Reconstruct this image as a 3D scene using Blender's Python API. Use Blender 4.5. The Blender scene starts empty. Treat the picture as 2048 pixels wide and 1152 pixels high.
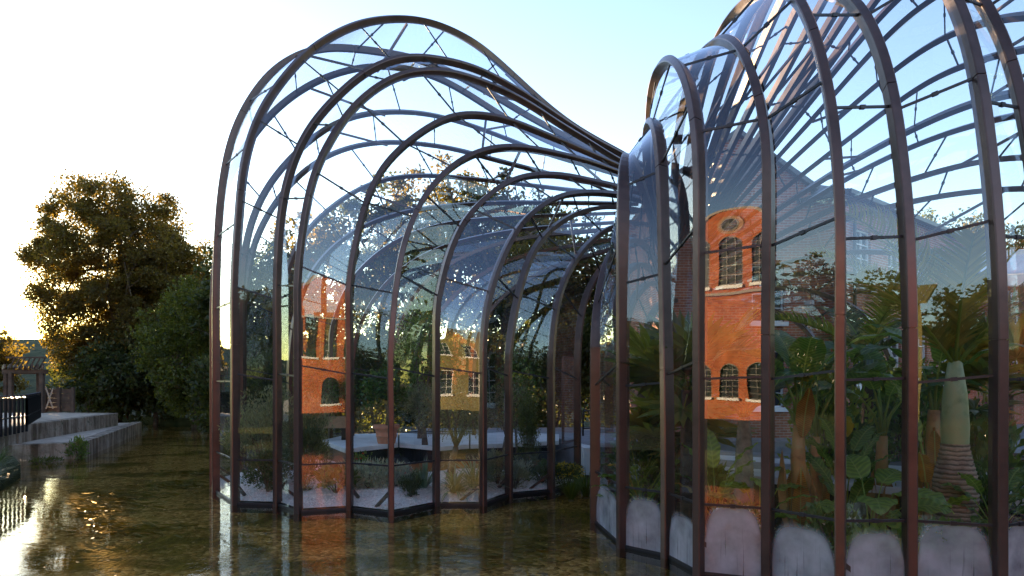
import bpy, math, random
import numpy as np
from mathutils import Vector, Matrix, Quaternion

# ------------------------------------------------------------------ camera, sky, sun, exposure
scene = bpy.context.scene
cam_data = bpy.data.cameras.new("camera")
cam = bpy.data.objects.new("camera", cam_data)
scene.collection.objects.link(cam)
scene.camera = cam
EYE = 2.3
FPX = 1365.0
cam.location = (0, 0, EYE)
cam.rotation_euler = (math.radians(90), 0, 0)
cam_data.sensor_width = 36.0
cam_data.lens = 36.0 * FPX / 2048.0
cam_data.shift_y = 189.0 / 2048.0
cam_data.clip_start = 0.05
cam_data.clip_end = 3000

SUN_AZ = math.radians(-35.5)
SUN_EL = math.radians(6.5)
sun_dir = Vector((math.sin(SUN_AZ) * math.cos(SUN_EL), math.cos(SUN_AZ) * math.cos(SUN_EL), math.sin(SUN_EL)))

world = bpy.data.worlds.new("World")
scene.world = world
world.use_nodes = True
wn, wl = world.node_tree.nodes, world.node_tree.links
wn.clear()
w_out = wn.new("ShaderNodeOutputWorld")
w_bg = wn.new("ShaderNodeBackground")
w_sky = wn.new("ShaderNodeTexSky")
w_sky.sky_type = 'NISHITA'
w_sky.sun_disc = False
w_sky.sun_elevation = SUN_EL
w_sky.sun_rotation = SUN_AZ
w_sky.air_density = 1.0
w_sky.dust_density = 0.15
w_sky.ozone_density = 1.2
w_bg.inputs[1].default_value = 0.125
w_hs = wn.new("ShaderNodeHueSaturation")
w_hs.inputs['Saturation'].default_value = 1.12
w_hs.inputs['Hue'].default_value = 0.525
wl.new(w_sky.outputs[0], w_hs.inputs['Color'])
wl.new(w_hs.outputs[0], w_bg.inputs[0])
wl.new(w_bg.outputs[0], w_out.inputs[0])

sun_data = bpy.data.lights.new("sun", 'SUN')
sun_data.energy = 5.0
sun_data.angle = math.radians(0.5)
sun_data.color = (1.0, 0.68, 0.38)
sun = bpy.data.objects.new("sun", sun_data)
sun.rotation_euler = sun_dir.to_track_quat('Z', 'Y').to_euler()
sun.location = (0, 0, 40)
scene.collection.objects.link(sun)

scene.view_settings.view_transform = 'Standard'
scene.view_settings.look = 'None'
scene.view_settings.exposure = 2.55
scene.view_settings.gamma = 1.0
scene.view_settings.use_curve_mapping = False
cy = scene.cycles
cy.max_bounces = 10
cy.diffuse_bounces = 3
cy.glossy_bounces = 5
cy.transmission_bounces = 6
cy.transparent_max_bounces = 48
cy.sample_clamp_indirect = 6.0
cy.use_denoising = True
cy.caustics_reflective = False
cy.caustics_refractive = False

COL = scene.collection
rng = np.random.default_rng(7)
random.seed(7)

# ------------------------------------------------------------------ helpers
def at(px, d, z=0.0):
    """the point on the plan that lies d metres ahead in the direction of a picture column"""
    return Vector(((px - 1024.0) / FPX * d, d, z))

class MB:
    def __init__(self):
        self.v, self.f, self.uv = [], [], {}
    def add(self, vs, fs):
        b = len(self.v)
        self.v += [tuple(p) for p in vs]
        self.f += [tuple(i + b for i in f) for f in fs]
        return self
    def box(self, c, s, rz=0.0, M=None):
        hx, hy, hz = s[0] / 2, s[1] / 2, s[2] / 2
        ps = [Vector((x * hx, y * hy, z * hz)) for z in (-1, 1) for y in (-1, 1) for x in (-1, 1)]
        R = M if M is not None else Matrix.Rotation(rz, 3, 'Z')
        ps = [R @ p + Vector(c) for p in ps]
        return self.add(ps, [(0, 2, 3, 1), (4, 5, 7, 6), (0, 1, 5, 4), (2, 6, 7, 3), (0, 4, 6, 2), (1, 3, 7, 5)])
    def bar(self, a, b, w, h, up=(0, 0, 1)):
        a, b = Vector(a), Vector(b)
        t = b - a
        L = t.length
        if L < 1e-6: return self
        t /= L
        u = Vector(up)
        s = t.cross(u)
        if s.length < 1e-4: s = t.cross(Vector((1, 0, 0)))
        s.normalize()
        u = s.cross(t)
        M = Matrix((t, s, u)).transposed()
        return self.box((a + b) / 2, (L, w, h), M=M)
    def tube(self, pts, rad, n=8, cap=True):
        pts = [Vector(p) for p in pts]
        if not hasattr(rad, '__len__'): rad = [rad] * len(pts)
        vs, fs = [], []
        for i, p in enumerate(pts):
            t = (pts[min(i + 1, len(pts) - 1)] - pts[max(i - 1, 0)]).normalized()
            x = t.cross(Vector((0.13, 0.97, 0.21)))
            if x.length < 1e-3: x = t.cross(Vector((1, 0, 0)))
            x.normalize(); y = t.cross(x)
            for k in range(n):
                a = 2 * math.pi * k / n
                vs.append(p + (x * math.cos(a) + y * math.sin(a)) * rad[i])
        for i in range(len(pts) - 1):
            for k in range(n):
                k2 = (k + 1) % n
                fs.append((i * n + k, i * n + k2, (i + 1) * n + k2, (i + 1) * n + k))
        if cap:
            fs.append(tuple(range(n))[::-1]); fs.append(tuple((len(pts) - 1) * n + k for k in range(n)))
        return self.add(vs, fs)
    def lathe(self, prof, c=(0, 0, 0), n=20):
        c = Vector(c); vs = []; fs = []
        for r, z in prof:
            for k in range(n):
                a = 2 * math.pi * k / n
                vs.append(c + Vector((r * math.cos(a), r * math.sin(a), z)))
        for i in range(len(prof) - 1):
            for k in range(n):
                k2 = (k + 1) % n
                fs.append((i * n + k, i * n + k2, (i + 1) * n + k2, (i + 1) * n + k))
        return self.add(vs, fs)
    def prism(self, poly, z0, z1):
        n = len(poly)
        vs = [(p[0], p[1], z0) for p in poly] + [(p[0], p[1], z1) for p in poly]
        fs = [tuple(range(n))[::-1], tuple(range(n, 2 * n))]
        for i in range(n):
            j = (i + 1) % n
            fs.append((i, j, n + j, n + i))
        return self.add(vs, fs)
    def build(self, name, m, parent=None, smooth=False, bevel=0.0):
        me = bpy.data.meshes.new(name)
        me.from_pydata(self.v, [], self.f)
        me.update()
        if m: me.materials.append(m)
        if smooth: me.polygons.foreach_set('use_smooth', [True] * len(me.polygons))
        return link(name, me, parent, bevel)

def link(name, me, parent=None, bevel=0.0):
    o = bpy.data.objects.new(name, me)
    COL.objects.link(o)
    if parent is not None: o.parent = parent
    if bevel:
        b = o.modifiers.new('bevel', 'BEVEL'); b.width = bevel; b.segments = 2; b.limit_method = 'ANGLE'
    return o

def tag(o, label, cat, group=None):
    o['label'] = label; o['category'] = cat
    if group: o['group'] = group
    return o

def struct(o, label=None):
    o['kind'] = 'structure'
    if label: o['label'] = label
    return o

def stuff(o, label=None, cat=None):
    o['kind'] = 'stuff'
    if label: o['label'] = label
    if cat: o['category'] = cat
    return o

def thing(name, label, cat, loc=(0, 0, 0), rz=0.0, group=None):
    o = bpy.data.objects.new(name, None)
    o.empty_display_size = 0.2
    COL.objects.link(o)
    o.location = loc; o.rotation_euler = (0, 0, rz)
    return tag(o, label, cat, group)

def np_mesh(name, V, Fq, m, smooth=False):
    """V (n,3), Fq (m,4) quads"""
    me = bpy.data.meshes.new(name)
    me.vertices.add(len(V)); me.vertices.foreach_set('co', np.asarray(V, dtype=np.float32).ravel())
    nf = len(Fq)
    me.loops.add(nf * 4); me.polygons.add(nf)
    me.loops.foreach_set('vertex_index', np.asarray(Fq, dtype=np.int32).ravel())
    me.polygons.foreach_set('loop_start', np.arange(0, nf * 4, 4, dtype=np.int32))
    me.polygons.foreach_set('loop_total', np.full(nf, 4, dtype=np.int32))
    if smooth: me.polygons.foreach_set('use_smooth', np.ones(nf, dtype=bool))
    me.update(calc_edges=True)
    if m: me.materials.append(m)
    return me

def unit(a):
    return a / np.maximum(np.linalg.norm(a, axis=-1, keepdims=True), 1e-9)

def leaf_cards(C, D, length, width, r=None):
    """diamond leaves at C pointing along D"""
    r = r or rng
    n = len(C)
    D = unit(D)
    S = unit(np.cross(D, r.normal(size=(n, 3))))
    Nn = np.cross(S, D)
    L = (length * r.uniform(0.6, 1.3, n))[:, None]
    W = (width * r.uniform(0.6, 1.3, n))[:, None]
    V = np.empty((n, 4, 3))
    V[:, 0] = C
    V[:, 1] = C + D * L * 0.5 + S * W * 0.5 + Nn * W * 0.15
    V[:, 2] = C + D * L - Nn * L * 0.12
    V[:, 3] = C + D * L * 0.5 - S * W * 0.5 + Nn * W * 0.15
    F = np.arange(n * 4).reshape(n, 4)
    return V.reshape(-1, 3), F

# ------------------------------------------------------------------ materials
def mat(name):
    m = bpy.data.materials.new(name)
    m.use_nodes = True
    n, l = m.node_tree.nodes, m.node_tree.links
    n.clear()
    out = n.new('ShaderNodeOutputMaterial')
    return m, n, l, out

def coords(n, l, scale=(1, 1, 1), kind='Object'):
    tc = n.new('ShaderNodeTexCoord')
    mp = n.new('ShaderNodeMapping')
    mp.inputs['Scale'].default_value = scale
    l.new(tc.outputs[kind], mp.inputs[0])
    return mp.outputs[0]

def ramp(n, l, src, stops):
    r = n.new('ShaderNodeValToRGB')
    while len(r.color_ramp.elements) < len(stops): r.color_ramp.elements.new(0.5)
    for e, (p, c) in zip(r.color_ramp.elements, stops):
        e.position = p; e.color = (c[0], c[1], c[2], 1)
    l.new(src, r.inputs[0])
    return r.outputs[0]

def noise(n, l, vec, scale, detail=4, rough=0.55, dist=0.0):
    t = n.new('ShaderNodeTexNoise')
    t.inputs['Scale'].default_value = scale; t.inputs['Detail'].default_value = detail
    t.inputs['Roughness'].default_value = rough; t.inputs['Distortion'].default_value = dist
    if vec is not None: l.new(vec, t.inputs['Vector'])
    return t.outputs[0]

def mth(n, l, op, a, b=None, clamp=False):
    t = n.new('ShaderNodeMath'); t.operation = op; t.use_clamp = clamp
    for i, x in enumerate((a, b)):
        if x is None: continue
        if isinstance(x, (int, float)): t.inputs[i].default_value = x
        else: l.new(x, t.inputs[i])
    return t.outputs[0]

def mixc(n, l, fac, a, b, mode='MIX'):
    t = n.new('ShaderNodeMix'); t.data_type = 'RGBA'; t.blend_type = mode
    for i, x in ((0, fac), (6, a), (7, b)):
        if isinstance(x, (int, float)): t.inputs[i].default_value = x
        elif isinstance(x, tuple): t.inputs[i].default_value = (x[0], x[1], x[2], 1)
        else: l.new(x, t.inputs[i])
    return t.outputs[2]

def bump(n, l, h, strength, dist=0.02):
    b = n.new('ShaderNodeBump'); b.inputs['Strength'].default_value = strength; b.inputs['Distance'].default_value = dist
    l.new(h, b.inputs['Height'])
    return b.outputs[0]

def surf(name, c1, c2, scale=3.0, rough=0.7, metal=0.0, bstr=0.3, bscale=30.0, bdist=0.01, c3=None, kind='Object', spec=0.4):
    m, n, l, out = mat(name)
    v = coords(n, l, kind=kind)
    f1 = noise(n, l, v, scale, 6, 0.6)
    stops = [(0.32, c1), (0.68, c2)]
    if c3: stops = [(0.28, c1), (0.5, c2), (0.74, c3)]
    col = ramp(n, l, f1, stops)
    p = n.new('ShaderNodeBsdfPrincipled')
    l.new(col, p.inputs['Base Color'])
    p.inputs['Metallic'].default_value = metal
    p.inputs['Specular IOR Level'].default_value = spec
    f2 = noise(n, l, v, bscale, 5, 0.6)
    rr = n.new('ShaderNodeMapRange'); rr.inputs[3].default_value = max(rough - 0.1, 0.02); rr.inputs[4].default_value = min(rough + 0.1, 1)
    l.new(f2, rr.inputs[0]); l.new(rr.outputs[0], p.inputs['Roughness'])
    if bstr: l.new(bump(n, l, f2, bstr, bdist), p.inputs['Normal'])
    l.new(p.outputs[0], out.inputs[0])
    return m

def leafmat(name, c1, c2, trans=0.45, rough=0.45, scale=1.2, spec=0.35, veins=0.0):
    """leaf: diffuse + light passing through, colour varied between leaves and clumps"""
    m, n, l, out = mat(name)
    g = n.new('ShaderNodeNewGeometry')
    f = noise(n, l, coords(n, l), scale, 3)
    r = mth(n, l, 'ADD', mth(n, l, 'MULTIPLY', g.outputs['Random Per Island'], 0.45), mth(n, l, 'MULTIPLY', f, 0.6))
    col = ramp(n, l, r, [(0.2, c1), (0.8, c2)])
    p = n.new('ShaderNodeBsdfPrincipled')
    if veins:
        sp = n.new('ShaderNodeSeparateXYZ'); l.new(coords(n, l), sp.inputs[0])
        ay = mth(n, l, 'ABSOLUTE', sp.outputs[1])
        w = mth(n, l, 'SINE', mth(n, l, 'MULTIPLY', mth(n, l, 'SUBTRACT', sp.outputs[0], mth(n, l, 'MULTIPLY', ay, 0.55)), 2 * math.pi / veins))
        vv = mth(n, l, 'MULTIPLY', mth(n, l, 'ADD', w, 1.0), 0.5)
        col = mixc(n, l, 1.0, col, ramp(n, l, vv, [(0.0, (0.72, 0.74, 0.7)), (0.85, (1.05, 1.05, 1.0)), (1.0, (1.25, 1.22, 1.1))]), 'MULTIPLY')
        rib_ = mth(n, l, 'LESS_THAN', ay, 0.008)
        col = mixc(n, l, mth(n, l, 'MULTIPLY', rib_, 0.6), col, (0.30, 0.36, 0.12))
        l.new(bump(n, l, vv, 0.35, 0.01), p.inputs['Normal'])
    l.new(col, p.inputs['Base Color']); p.inputs['Roughness'].default_value = rough
    p.inputs['Specular IOR Level'].default_value = spec
    t = n.new('ShaderNodeBsdfTranslucent')
    l.new(mixc(n, l, 1.0, col, (1.9, 1.7, 0.7), 'MULTIPLY'), t.inputs[0])
    mx = n.new('ShaderNodeMixShader'); mx.inputs[0].default_value = trans
    l.new(p.outputs[0], mx.inputs[1]); l.new(t.outputs[0], mx.inputs[2])
    l.new(mx.outputs[0], out.inputs[0])
    return m

def brickmat(name, c1, c2, cm, w=0.225, h=0.075, rough=0.85):
    m, n, l, out = mat(name)
    tc = n.new('ShaderNodeTexCoord')
    # pick the wall's own horizontal run: uv is laid out in metres on every wall
    b = n.new('ShaderNodeTexBrick')
    l.new(tc.outputs['UV'], b.inputs['Vector'])
    b.inputs['Scale'].default_value = 1.0
    b.inputs['Brick Width'].default_value = w; b.inputs['Row Height'].default_value = h
    b.inputs['Mortar Size'].default_value = 0.007; b.inputs['Mortar Smooth'].default_value = 0.1
    b.inputs['Bias'].default_value = 0.0
    b.inputs['Color1'].default_value = (*c1, 1); b.inputs['Color2'].default_value = (*c2, 1); b.inputs['Mortar'].default_value = (*cm, 1)
    f = noise(n, l, tc.outputs['UV'], 0.9, 5, 0.65)
    stain = ramp(n, l, f, [(0.3, (0.62, 0.55, 0.52)), (0.65, (1.12, 1.08, 1.05))])
    p = n.new('ShaderNodeBsdfPrincipled')
    l.new(mixc(n, l, 1.0, b.outputs[0], stain, 'MULTIPLY'), p.inputs['Base Color'])
    p.inputs['Roughness'].default_value = rough; p.inputs['Specular IOR Level'].default_value = 0.2
    hh = mth(n, l, 'SUBTRACT', mth(n, l, 'MULTIPLY', noise(n, l, tc.outputs['UV'], 40, 3), 0.3), b.outputs['Fac'])
    l.new(bump(n, l, hh, 0.6, 0.012), p.inputs['Normal'])
    l.new(p.outputs[0], out.inputs[0])
    return m

def glassmat(name, f0=0.13, wob=0.02, wscale=0.9, fog=False, tint=(0.965, 0.985, 0.98)):
    """coated sheet glass: part mirror (more at a glancing angle), the rest clear"""
    m, n, l, out = mat(name)
    lw = n.new('ShaderNodeLayerWeight'); lw.inputs['Blend'].default_value = 0.5
    nz = noise(n, l, coords(n, l, (1, 1, 0.6)), wscale, 2, 0.4)
    nb = bump(n, l, nz, wob, 0.5)
    k = mth(n, l, 'POWER', lw.outputs['Facing'], 4.0)
    fac = mth(n, l, 'ADD', mth(n, l, 'MULTIPLY', k, 1 - f0), f0, True)
    gl = n.new('ShaderNodeBsdfGlossy'); gl.inputs['Roughness'].default_value = 0.0
    gl.inputs['Color'].default_value = (0.88, 0.94, 1.0, 1)
    l.new(nb, gl.inputs['Normal'])
    tr = n.new('ShaderNodeBsdfTransparent'); tr.inputs[0].default_value = (*tint, 1)
    mx = n.new('ShaderNodeMixShader')
    l.new(fac, mx.inputs[0]); l.new(tr.outputs[0], mx.inputs[1]); l.new(gl.outputs[0], mx.inputs[2])
    res = mx.outputs[0]
    # thin film of dust and dried water
    df = n.new('ShaderNodeBsdfDiffuse'); df.inputs[0].default_value = (0.75, 0.78, 0.8, 1)
    dirt = noise(n, l, coords(n, l, (2.5, 2.5, 0.7)), 2.2, 6, 0.7)
    dm = n.new('ShaderNodeMapRange'); dm.inputs[1].default_value = 0.45; dm.inputs[2].default_value = 0.85
    dm.inputs[3].default_value = 0.001; dm.inputs[4].default_value = 0.02
    l.new(dirt, dm.inputs[0])
    m2 = n.new('ShaderNodeMixShader')
    l.new(dm.outputs[0], m2.inputs[0]); l.new(res, m2.inputs[1]); l.new(df.outputs[0], m2.inputs[2])
    res = m2.outputs[0]
    if fog:
        # condensation that has dried off along the edges: a tongue with a rounded top, with drip runs
        tc = n.new('ShaderNodeTexCoord'); sp = n.new('ShaderNodeSeparateXYZ'); l.new(tc.outputs['UV'], sp.inputs[0])
        wv = noise(n, l, coords(n, l, (1, 1, 1), 'Object'), 3.0, 4)
        oi = n.new('ShaderNodeObjectInfo')
        u = mth(n, l, 'ABSOLUTE', mth(n, l, 'SUBTRACT', sp.outputs[0], 0.5))
        u = mth(n, l, 'ADD', mth(n, l, 'MULTIPLY', u, 2.0), mth(n, l, 'MULTIPLY', mth(n, l, 'SUBTRACT', wv, 0.5), 0.16))
        v = mth(n, l, 'ADD', mth(n, l, 'MULTIPLY', sp.outputs[1], mth(n, l, 'ADD', mth(n, l, 'MULTIPLY', oi.outputs['Random'], 0.4), 0.85)), mth(n, l, 'MULTIPLY', mth(n, l, 'SUBTRACT', wv, 0.5), 0.12))
        # superellipse |u|^2.6/a + v^3/b < 1
        e = mth(n, l, 'ADD', mth(n, l, 'POWER', mth(n, l, 'DIVIDE', u, 0.92), 4.0), mth(n, l, 'POWER', mth(n, l, 'MAXIMUM', mth(n, l, 'DIVIDE', v, 0.9), 0.0), 3.0))
        mr = n.new('ShaderNodeMapRange'); mr.interpolation_type = 'SMOOTHSTEP'
        mr.inputs[1].default_value = 1.08; mr.inputs[2].default_value = 0.6
        l.new(e, mr.inputs[0])
        drip = noise(n, l, coords(n, l, (38, 38, 1.1), 'Object'), 1.0, 3, 0.6)
        dr = ramp(n, l, drip, [(0.30, (0.35, 0.35, 0.35)), (0.40, (1, 1, 1))])
        vlow = n.new('ShaderNodeMapRange'); vlow.inputs[1].default_value = 0.75; vlow.inputs[2].default_value = 0.35
        l.new(v, vlow.inputs[0])
        drm = mixc(n, l, vlow.outputs[0], (1, 1, 1), dr)
        amt = mth(n, l, 'MULTIPLY', mth(n, l, 'MULTIPLY', mr.outputs[0], drm), mth(n, l, 'MULTIPLY', wv, 1.0))
        fd = n.new('ShaderNodeBsdfDiffuse'); fd.inputs[0].default_value = (0.8, 0.82, 0.85, 1)
        ft = n.new('ShaderNodeBsdfTranslucent'); ft.inputs[0].default_value = (0.8, 0.82, 0.85, 1)
        fm = n.new('ShaderNodeMixShader'); fm.inputs[0].default_value = 0.4
        l.new(fd.outputs[0], fm.inputs[1]); l.new(ft.outputs[0], fm.inputs[2])
        m3 = n.new('ShaderNodeMixShader')
        l.new(amt, m3.inputs[0]); l.new(res, m3.inputs[1]); l.new(fm.outputs[0], m3.inputs[2])
        res = m3.outputs[0]
    l.new(res, out.inputs[0])
    return m

def watermat():
    m, n, l, out = mat('river_water')
    v = coords(n, l, (1.0, 1.5, 1))
    a = noise(n, l, v, 5.0, 4, 0.55, 0.6)
    b = noise(n, l, coords(n, l, (0.5, 0.9, 1)), 1.3, 3, 0.5, 0.8)
    msk = n.new('ShaderNodeMapRange'); msk.inputs[1].default_value = 0.42; msk.inputs[2].default_value = 0.62; msk.inputs[3].default_value = 0.25; msk.inputs[4].default_value = 1.0
    l.new(noise(n, l, coords(n, l, (0.6, 1.3, 1)), 0.35, 3, 0.5, 0.5), msk.inputs[0])
    h = mth(n, l, 'MULTIPLY', mth(n, l, 'ADD', mth(n, l, 'MULTIPLY', a, 0.3), b), msk.outputs[0])
    # streams of broken water
    nb = bump(n, l, h, 0.15, 0.06)
    lw = n.new('ShaderNodeLayerWeight'); lw.inputs['Blend'].default_value = 0.5
    l.new(nb, lw.inputs['Normal'])
    k = mth(n, l, 'POWER', lw.outputs['Facing'], 5.0)
    fac = mth(n, l, 'ADD', mth(n, l, 'MULTIPLY', k, 0.97), 0.03, True)
    gl = n.new('ShaderNodeBsdfGlossy'); gl.inputs['Roughness'].default_value = 0.02
    l.new(nb, gl.inputs['Normal'])
    tr = n.new('ShaderNodeBsdfTransparent'); tr.inputs[0].default_value = (0.95, 0.86, 0.62, 1)
    mx = n.new('ShaderNodeMixShader')
    l.new(fac, mx.inputs[0]); l.new(tr.outputs[0], mx.inputs[1]); l.new(gl.outputs[0], mx.inputs[2])
    l.new(mx.outputs[0], out.inputs[0])
    return m

def bedmat():
    m, n, l, out = mat('river_bed_gravel')
    v = coords(n, l)
    vo = n.new('ShaderNodeTexVoronoi'); vo.inputs['Scale'].default_value = 16
    vd = n.new('ShaderNodeVectorMath'); vd.operation = 'ADD'
    l.new(v, vd.inputs[0])
    nzc = n.new('ShaderNodeTexNoise'); nzc.inputs['Scale'].default_value = 6
    l.new(v, nzc.inputs['Vector'])
    sc = n.new('ShaderNodeVectorMath'); sc.operation = 'SCALE'; sc.inputs['Scale'].default_value = 0.08
    l.new(nzc.outputs['Color'], sc.inputs[0]); l.new(sc.outputs[0], vd.inputs[1])
    l.new(vd.outputs[0], vo.inputs['Vector'])
    stone = ramp(n, l, vo.outputs['Color'], [(0.1, (0.10, 0.06, 0.018)), (0.5, (0.31, 0.195, 0.065)), (0.9, (0.52, 0.38, 0.19))])
    w1 = noise(n, l, coords(n, l, (0.8, 1.2, 1)), 0.55, 5, 0.6, 0.7)
    w2 = noise(n, l, coords(n, l, (3.0, 0.8, 1)), 2.6, 5, 0.7, 0.4)
    weed = ramp(n, l, w2, [(0.35, (0.025, 0.021, 0.005)), (0.55, (0.115, 0.09, 0.017)), (0.75, (0.26, 0.18, 0.045))])
    k = n.new('ShaderNodeMapRange'); k.inputs[1].default_value = 0.46; k.inputs[2].default_value = 0.58
    l.new(mth(n, l, 'ADD', w1, mth(n, l, 'MULTIPLY', mth(n, l, 'SUBTRACT', w2, 0.5), 0.25)), k.inputs[0])
    col = mixc(n, l, k.outputs[0], stone, weed)
    p = n.new('ShaderNodeBsdfPrincipled'); l.new(col, p.inputs['Base Color']); p.inputs['Roughness'].default_value = 0.9
    p.inputs['Specular IOR Level'].default_value = 0.1
    hh = mth(n, l, 'ADD', mth(n, l, 'MULTIPLY', vo.outputs['Distance'], -1.0), w2)
    l.new(bump(n, l, hh, 0.8, 0.05), p.inputs['Normal'])
    l.new(p.outputs[0], out.inputs[0])
    return m

M = {}
M['bronze'] = surf('bronze_cladding', (0.055, 0.037, 0.032), (0.105, 0.069, 0.058), 1.3, 0.34, 0.6, 0.05, 60, 0.002, c3=(0.08, 0.057, 0.05))
M['bar'] = surf('dark_glazing_metal', (0.03, 0.03, 0.034), (0.05, 0.048, 0.05), 4, 0.4, 0.6, 0.0)
M['glass'] = glassmat('glass_sheet', 0.105, 0.010)
M['fogged'] = glassmat('glass_sheet_with_condensation', 0.07, 0.010, fog=True)
M['water'] = watermat()
M['bed'] = bedmat()
M['gravel'] = surf('pale_gravel', (0.48, 0.41, 0.36), (0.70, 0.63, 0.57), 26, 0.9, 0, 0.9, 38, 0.03, c3=(0.8, 0.76, 0.7), spec=0.1)
M['pebble'] = leafmat('pebble_stone', (0.42, 0.34, 0.29), (0.82, 0.76, 0.69), 0.0, 0.8)
M['soil'] = surf('dark_soil', (0.018, 0.012, 0.009), (0.05, 0.034, 0.024), 9, 0.95, 0, 0.9, 30, 0.03, spec=0.1)
M['conc'] = surf('pale_concrete', (0.48, 0.48, 0.47), (0.66, 0.66, 0.64), 2.2, 0.75, 0, 0.12, 40, 0.004)
M['slate_pave'] = surf('grey_paving', (0.15, 0.155, 0.165), (0.23, 0.235, 0.245), 3.0, 0.7, 0, 0.12, 40, 0.004)
M['blackedge'] = surf('black_steel_edge', (0.012, 0.012, 0.013), (0.02, 0.02, 0.02), 3, 0.5, 0.3, 0.0)
M['corten'] = surf('rusted_steel', (0.16, 0.06, 0.022), (0.34, 0.15, 0.05), 5, 0.75, 0.2, 0.2, 40, 0.003)
M['cotta'] = surf('terracotta', (0.42, 0.16, 0.09), (0.56, 0.24, 0.14), 5, 0.8, 0, 0.15, 30, 0.004)
def stonemat():
    m, n, l, out = mat('weathered_stone_wall')
    v = coords(n, l)
    base = ramp(n, l, noise(n, l, v, 1.6, 7, 0.65), [(0.28, (0.13, 0.095, 0.06)), (0.5, (0.33, 0.25, 0.17)), (0.72, (0.48, 0.40, 0.31))])  # base tones warmed to carry the sun's flare
    streak = noise(n, l, coords(n, l, (5, 5, 0.5)), 1.0, 5, 0.6)
    st = ramp(n, l, streak, [(0.38, (0.35, 0.28, 0.2)), (0.56, (1, 1, 1))])
    moss = noise(n, l, v, 3.1, 6, 0.7)
    mk = n.new('ShaderNodeMapRange'); mk.inputs[1].default_value = 0.56; mk.inputs[2].default_value = 0.68; l.new(moss, mk.inputs[0])
    col = mixc(n, l, mk.outputs[0], mixc(n, l, 1.0, base, st, 'MULTIPLY'), (0.07, 0.075, 0.02))
    p = n.new('ShaderNodeBsdfPrincipled'); l.new(col, p.inputs['Base Color']); p.inputs['Roughness'].default_value = 0.9
    l.new(bump(n, l, noise(n, l, v, 9, 8, 0.7), 0.9, 0.06), p.inputs['Normal'])
    l.new(p.outputs[0], out.inputs[0]); return m
M['stone'] = stonemat()
M['oldstone'] = surf('weathered_stone', (0.09, 0.065, 0.04), (0.34, 0.26, 0.18), 1.3, 0.9, 0, 0.7, 14, 0.03, c3=(0.5, 0.45, 0.38))
M['stonetop'] = surf('gritty_paving_top', (0.30, 0.23, 0.16), (0.52, 0.42, 0.31), 4, 0.9, 0, 0.6, 40, 0.01)  # tops warmed as well, sun flare put into the colour
M['iron'] = surf('painted_iron', (0.010, 0.010, 0.011), (0.02, 0.018, 0.018), 5, 0.35, 0.2, 0.0)
M['wood'] = surf('timber', (0.22, 0.12, 0.055), (0.42, 0.26, 0.13), 4, 0.6, 0, 0.25, 20, 0.006)
M['darkwood'] = surf('weathered_dark_timber', (0.05, 0.032, 0.022), (0.11, 0.07, 0.045), 4, 0.8, 0, 0.3, 20, 0.006)
M['bark'] = surf('bark', (0.045, 0.032, 0.022), (0.13, 0.095, 0.065), 6, 0.95, 0, 0.9, 16, 0.03, spec=0.1)
M['olivebark'] = surf('olive_bark', (0.09, 0.065, 0.045), (0.2, 0.15, 0.11), 9, 0.95, 0, 0.9, 22, 0.03, spec=0.1)
M['grass'] = leafmat('grass_blades', (0.035, 0.06, 0.012), (0.12, 0.16, 0.035), 0.4)
M['weed'] = leafmat('water_weed_strand', (0.05, 0.048, 0.010), (0.17, 0.14, 0.03), 0.3)
M['lawn'] = surf('earth_and_grass', (0.02, 0.03, 0.01), (0.07, 0.075, 0.03), 1.5, 0.95, 0, 0.8, 12, 0.05, spec=0.1)
M['tree_big'] = leafmat('alder_leaf', (0.06, 0.052, 0.014), (0.15, 0.11, 0.03), 0.58, scale=0.25)
M['tree_green'] = leafmat('willow_leaf', (0.04, 0.06, 0.012), (0.13, 0.14, 0.03), 0.5, scale=0.3)
M['tree_dark'] = leafmat('beech_leaf', (0.022, 0.035, 0.012), (0.075, 0.085, 0.025), 0.42, scale=0.25)
M['tree_gold'] = leafmat('turning_leaf', (0.06, 0.065, 0.015), (0.19, 0.14, 0.03), 0.5, scale=0.25)
M['rosemary'] = leafmat('grey_green_leaf', (0.11, 0.125, 0.07), (0.28, 0.28, 0.17), 0.35, scale=3)
M['darkshrub'] = leafmat('dark_shrub_leaf', (0.035, 0.05, 0.018), (0.105, 0.125, 0.045), 0.3, scale=3)
M['silver'] = leafmat('silver_leaf', (0.2, 0.225, 0.18), (0.44, 0.46, 0.36), 0.25, scale=4)
M['olive'] = leafmat('olive_leaf', (0.09, 0.095, 0.055), (0.24, 0.235, 0.15), 0.35, scale=3)
M['citrus'] = leafmat('citrus_leaf', (0.025, 0.06, 0.012), (0.085, 0.15, 0.035), 0.35, 0.3, scale=4)
M['fig'] = leafmat('fig_leaf', (0.06, 0.11, 0.02), (0.16, 0.22, 0.06), 0.4, scale=4)
M['agave'] = leafmat('agave_leaf', (0.08, 0.125, 0.07), (0.2, 0.27, 0.17), 0.25, 0.4, scale=4)
M['juniper'] = leafmat('juniper_leaf', (0.035, 0.05, 0.012), (0.12, 0.13, 0.035), 0.3, scale=5)
M['yellowfl'] = leafmat('yellow_flower', (0.30, 0.24, 0.02), (0.6, 0.45, 0.05), 0.35)
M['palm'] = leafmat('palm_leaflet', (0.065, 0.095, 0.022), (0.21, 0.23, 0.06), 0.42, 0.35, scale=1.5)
M['palmgold'] = leafmat('sun_tinted_palm_leaflet', (0.10, 0.10, 0.02), (0.30, 0.24, 0.06), 0.45, 0.35, scale=1.5)  # palm leaflet again, with warm sunlight put into its colour
M['banana'] = leafmat('banana_leaf', (0.055, 0.115, 0.03), (0.16, 0.25, 0.07), 0.42, 0.3, scale=2, veins=0.05)
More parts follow.
